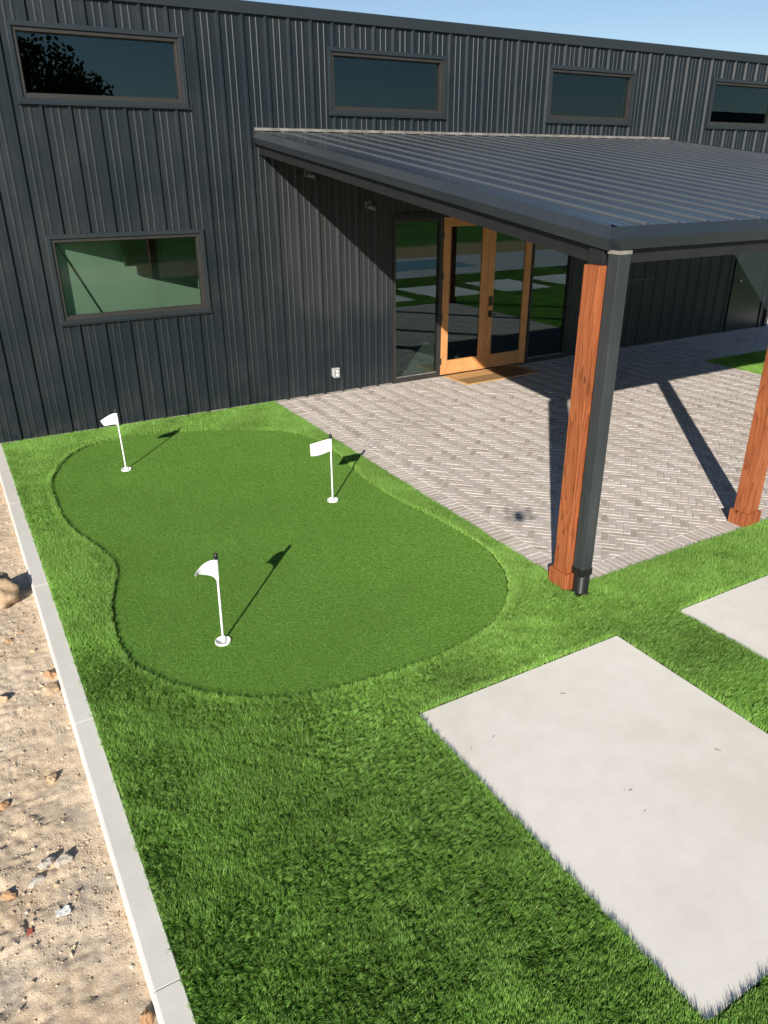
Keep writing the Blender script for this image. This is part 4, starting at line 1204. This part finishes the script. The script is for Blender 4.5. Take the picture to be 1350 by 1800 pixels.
def pin(x, y, h, kind, label, cup_label, yaw, lean):
    e_ = empty('golf_pin', (x, y, -0.09)); tag(e_, label, 'golf flag', 'golf pins on the putting green')
    e_.rotation_euler = (lean[0], lean[1], yaw)
    H = h + 0.09
    def ch(mb, name, mat, **k):
        o = mb.build(name, mat, e_, None, **k); return o
    ch(MB().tube((0, 0, 0), (0, 0, H), 0.0085, 0.0075, 14), 'pole', M['white_plastic'], smooth=False)
    ch(MB().lathe([(0.0001, -.002), (0.015, 0), (0.017, 0.016), (0.015, 0.034), (0.009, 0.045), (0.0001, 0.048)], (0, 0, H - 0.004), 16), 'knob', M['black'], smooth=True)
    sleeve = 0.125 if kind != 2 else 0.15
    ch(MB().tube((0, 0, H - 0.010 - sleeve), (0, 0, H - 0.008), 0.0115, n=14), 'sleeve', M['white_cloth'])
    f = link_mesh('flag', flag_mesh(kind), M['white_cloth'], e_, (-0.008, 0, H - 0.010))
    md = f.modifiers.new('thickness', 'SOLIDIFY'); md.thickness = 0.0014
    # cup: liner with a flat bottom and a collar, hole in the middle for the pin
    c = MB().lathe([(0.0105, -0.030), (0.0505, -0.030), (0.0505, 0.002), (0.0535, 0.0055), (0.057, 0.004), (0.057, -0.10), (0.0105, -0.10)], (0, 0, 0), 40)
    o = c.build('golf_cup', M['white_plastic'], None, (x, y, 0.004), smooth=False)
    tag(o, cup_label, 'cup', 'white cups sunk in the putting green')
pin(*FLAGS[0], 0.675, 0, 'golf pin with drooping folded white flag close to corrugated wall', 'white hole cup holding the pin closest to the wall', -0.55, (0, -0.02))
pin(*FLAGS[1], 0.675, 1, 'golf pin with square open white flag beside the brick patio', 'white hole cup holding the pin beside the brick patio', -0.62, (0, 0.0))
pin(*FLAGS[2], 0.675, 2, 'golf pin with curled white flag opposite the big boulder and kerb', 'white hole cup under the pin with curled flag', -0.50, (0, 0.02))

# ------------------------------------------------------------------ things mirrored in the glass
def tree(x, y, h, rad, label, seed, n=9000):
    rs = np.random.default_rng(seed)
    e_ = empty('oak_tree', (x, y, -0.16)); tag(e_, label, 'tree', 'trees beyond the field')
    tr = MB(); tr.tube((0, 0, 0), (0, 0, h * 0.35), 0.35, 0.24, 10)
    for i in range(6):
        a = i * 1.05 + rs.random(); tr.tube((0, 0, h * 0.3), (math.cos(a) * rad * .6, math.sin(a) * rad * .6, h * (0.55 + 0.2 * rs.random())), 0.17, 0.05, 8)
    tr.build('trunk', M['bark'], e_)
    cen = [(rs.normal(0, rad * .45), rs.normal(0, rad * .45), h * (0.45 + 0.42 * rs.random()), rad * (0.30 + 0.25 * rs.random())) for _ in range(14)]
    V, Fs, T = [], [], []
    for q in range(n):
        cx_, cy_, cz_, r_ = cen[int(rs.integers(0, 14))]
        d = Vector(rs.normal(size=3)).normalized() * r_ * (0.55 + 0.5 * rs.random()) ; d.z *= 0.75
        p_ = Vector((cx_, cy_, cz_)) + d
        a = Vector(rs.normal(size=3)).normalized(); b_ = a.orthogonal().normalized(); s = 0.10 + 0.14 * rs.random()
        n0 = len(V); V += [tuple(p_ + a * s), tuple(p_ + b_ * s * .8), tuple(p_ - a * s), tuple(p_ - b_ * s * .8)]; Fs.append((n0, n0 + 1, n0 + 2, n0 + 3)); T.append(float(rs.random()))
    me = bpy.data.meshes.new('crown'); me.from_pydata(V, [], Fs); me.update()
    at_ = me.attributes.new('tint', 'FLOAT', 'FACE'); at_.data.foreach_set('value', T)
    link_mesh('crown', me, M['leaf'], e_)
tree(6.6, -58, 13.2, 5.0, 'tallest dark oak mirrored at end of first high window', 301)
tree(12.4, -60, 10.6, 4.4, 'rounded dark oak mirrored beside the tallest one', 302)
tree(17.2, -64, 8.9, 3.4, 'lower dark oak mirrored past the rounded one', 303)
for i, (x_, y_, h_) in enumerate([(24, -85, 7.5), (33, -88, 7.0), (43, -84, 6.8), (55, -80, 6.6), (68, -76, 6.5), (82, -70, 6.2), (96, -60, 6.0)]):
    tree(x_, y_, h_, 4.5, 'distant low tree in the line beyond the field', 310 + i, 1500)
# house mirrored in the last high window
hs = empty('house', (66, -42, -0.16)); tag(hs, 'brown roofed gable house mirrored in the last high window', 'house')
MB().box(-7, 7, -5, 5, 0, 3.2).build('wall', M['render'], hs)
MB().prism([(-5.6, 3.0), (0, 8.2), (5.6, 3.0)], 0, -7.5, 7.5).build('roof', M['shingle'], hs)
for wx in (-4, 0.5, 4.5): MB().box(wx - .7, wx + .7, 4.98, 5.04, 0.9, 2.2).build('window', M['frame'], hs)
MB().box(-2.3, -1.3, 4.98, 5.05, 0, 2.1).build('door', M['dark'], hs)

# ------------------------------------------------------------------ the quadcopter that carries the camera, hovering just behind the lens
dc = Vector(CAM) - FW * 0.13 + Vector((0, 0, 0.045))
dr_ = empty('drone', dc); dr_.rotation_euler = (0, 0, -YAW)
tag(dr_, 'small grey quadcopter hovering above the turf, casting a blurred shadow on bricks', 'drone')
MB().prism([(-0.04, -0.085), (0.04, -0.085), (0.046, 0.0), (0.034, 0.075), (-0.034, 0.075), (-0.046, 0.0)], 2, -0.028, 0.028).build('body', M['grey_plastic'], dr_, bevel=0.010)
MB().box(-0.018, 0.018, 0.076, 0.088, -0.030, 0.0).build('gimbal', M['black'], dr_, bevel=0.004)
for sx_ in (-1, 1):
    for sy_ in (-1, 1):
        ex, ey = sx_ * 0.115, sy_ * 0.095
        a_ = MB().tube((sx_ * 0.03, sy_ * 0.05, 0.012), (ex, ey, 0.022), 0.009, 0.007, 10).build('arm', M['grey_plastic'], dr_)
        MB().tube((ex, ey, 0.010), (ex, ey, 0.040), 0.013, 0.012, 14).build('motor', M['black'], a_)
        t_ = 0.6 + sx_ * 0.5 + sy_ * 0.9
        MB().box(-0.06, 0.06, -0.007, 0.007, -0.0012, 0.0012).build('propeller', M['black'], a_, (ex, ey, 0.042)).rotation_euler = (0.08, 0, t_)

# loose clippings and specks on the slab and bricks
rs_ = np.random.default_rng(77); mb = MB()
for _ in range(22):
    if rs_.random() < 0.6: x_, y_ = 1.55 + 1.6 * rs_.random(), -9.0 + 2.0 * rs_.random()
    else: x_, y_ = 3.7 + 2.0 * rs_.random(), -6.2 + 3.0 * rs_.random()
    a_ = rs_.random() * 3.14; l_ = 0.006 + 0.014 * rs_.random(); w2 = 0.0008
    c_, s_ = math.cos(a_), math.sin(a_)
    mb.add([(x_ - c_ * l_ + s_ * w2, y_ - s_ * l_ - c_ * w2, 0.0035), (x_ + c_ * l_ + s_ * w2, y_ + s_ * l_ - c_ * w2, 0.0045), (x_ + c_ * l_ - s_ * w2, y_ + s_ * l_ + c_ * w2, 0.0045), (x_ - c_ * l_ - s_ * w2, y_ - s_ * l_ + c_ * w2, 0.0035), (x_, y_, 0.0075)], [(0, 1, 4), (1, 2, 4), (2, 3, 4), (3, 0, 4)])
tag(mb.build('clippings', plain('dry_clippings', (0.20, 0.19, 0.10), 0.9)), 'loose dry turf clippings strewn over slab and bricks', 'clippings', kind='stuff')
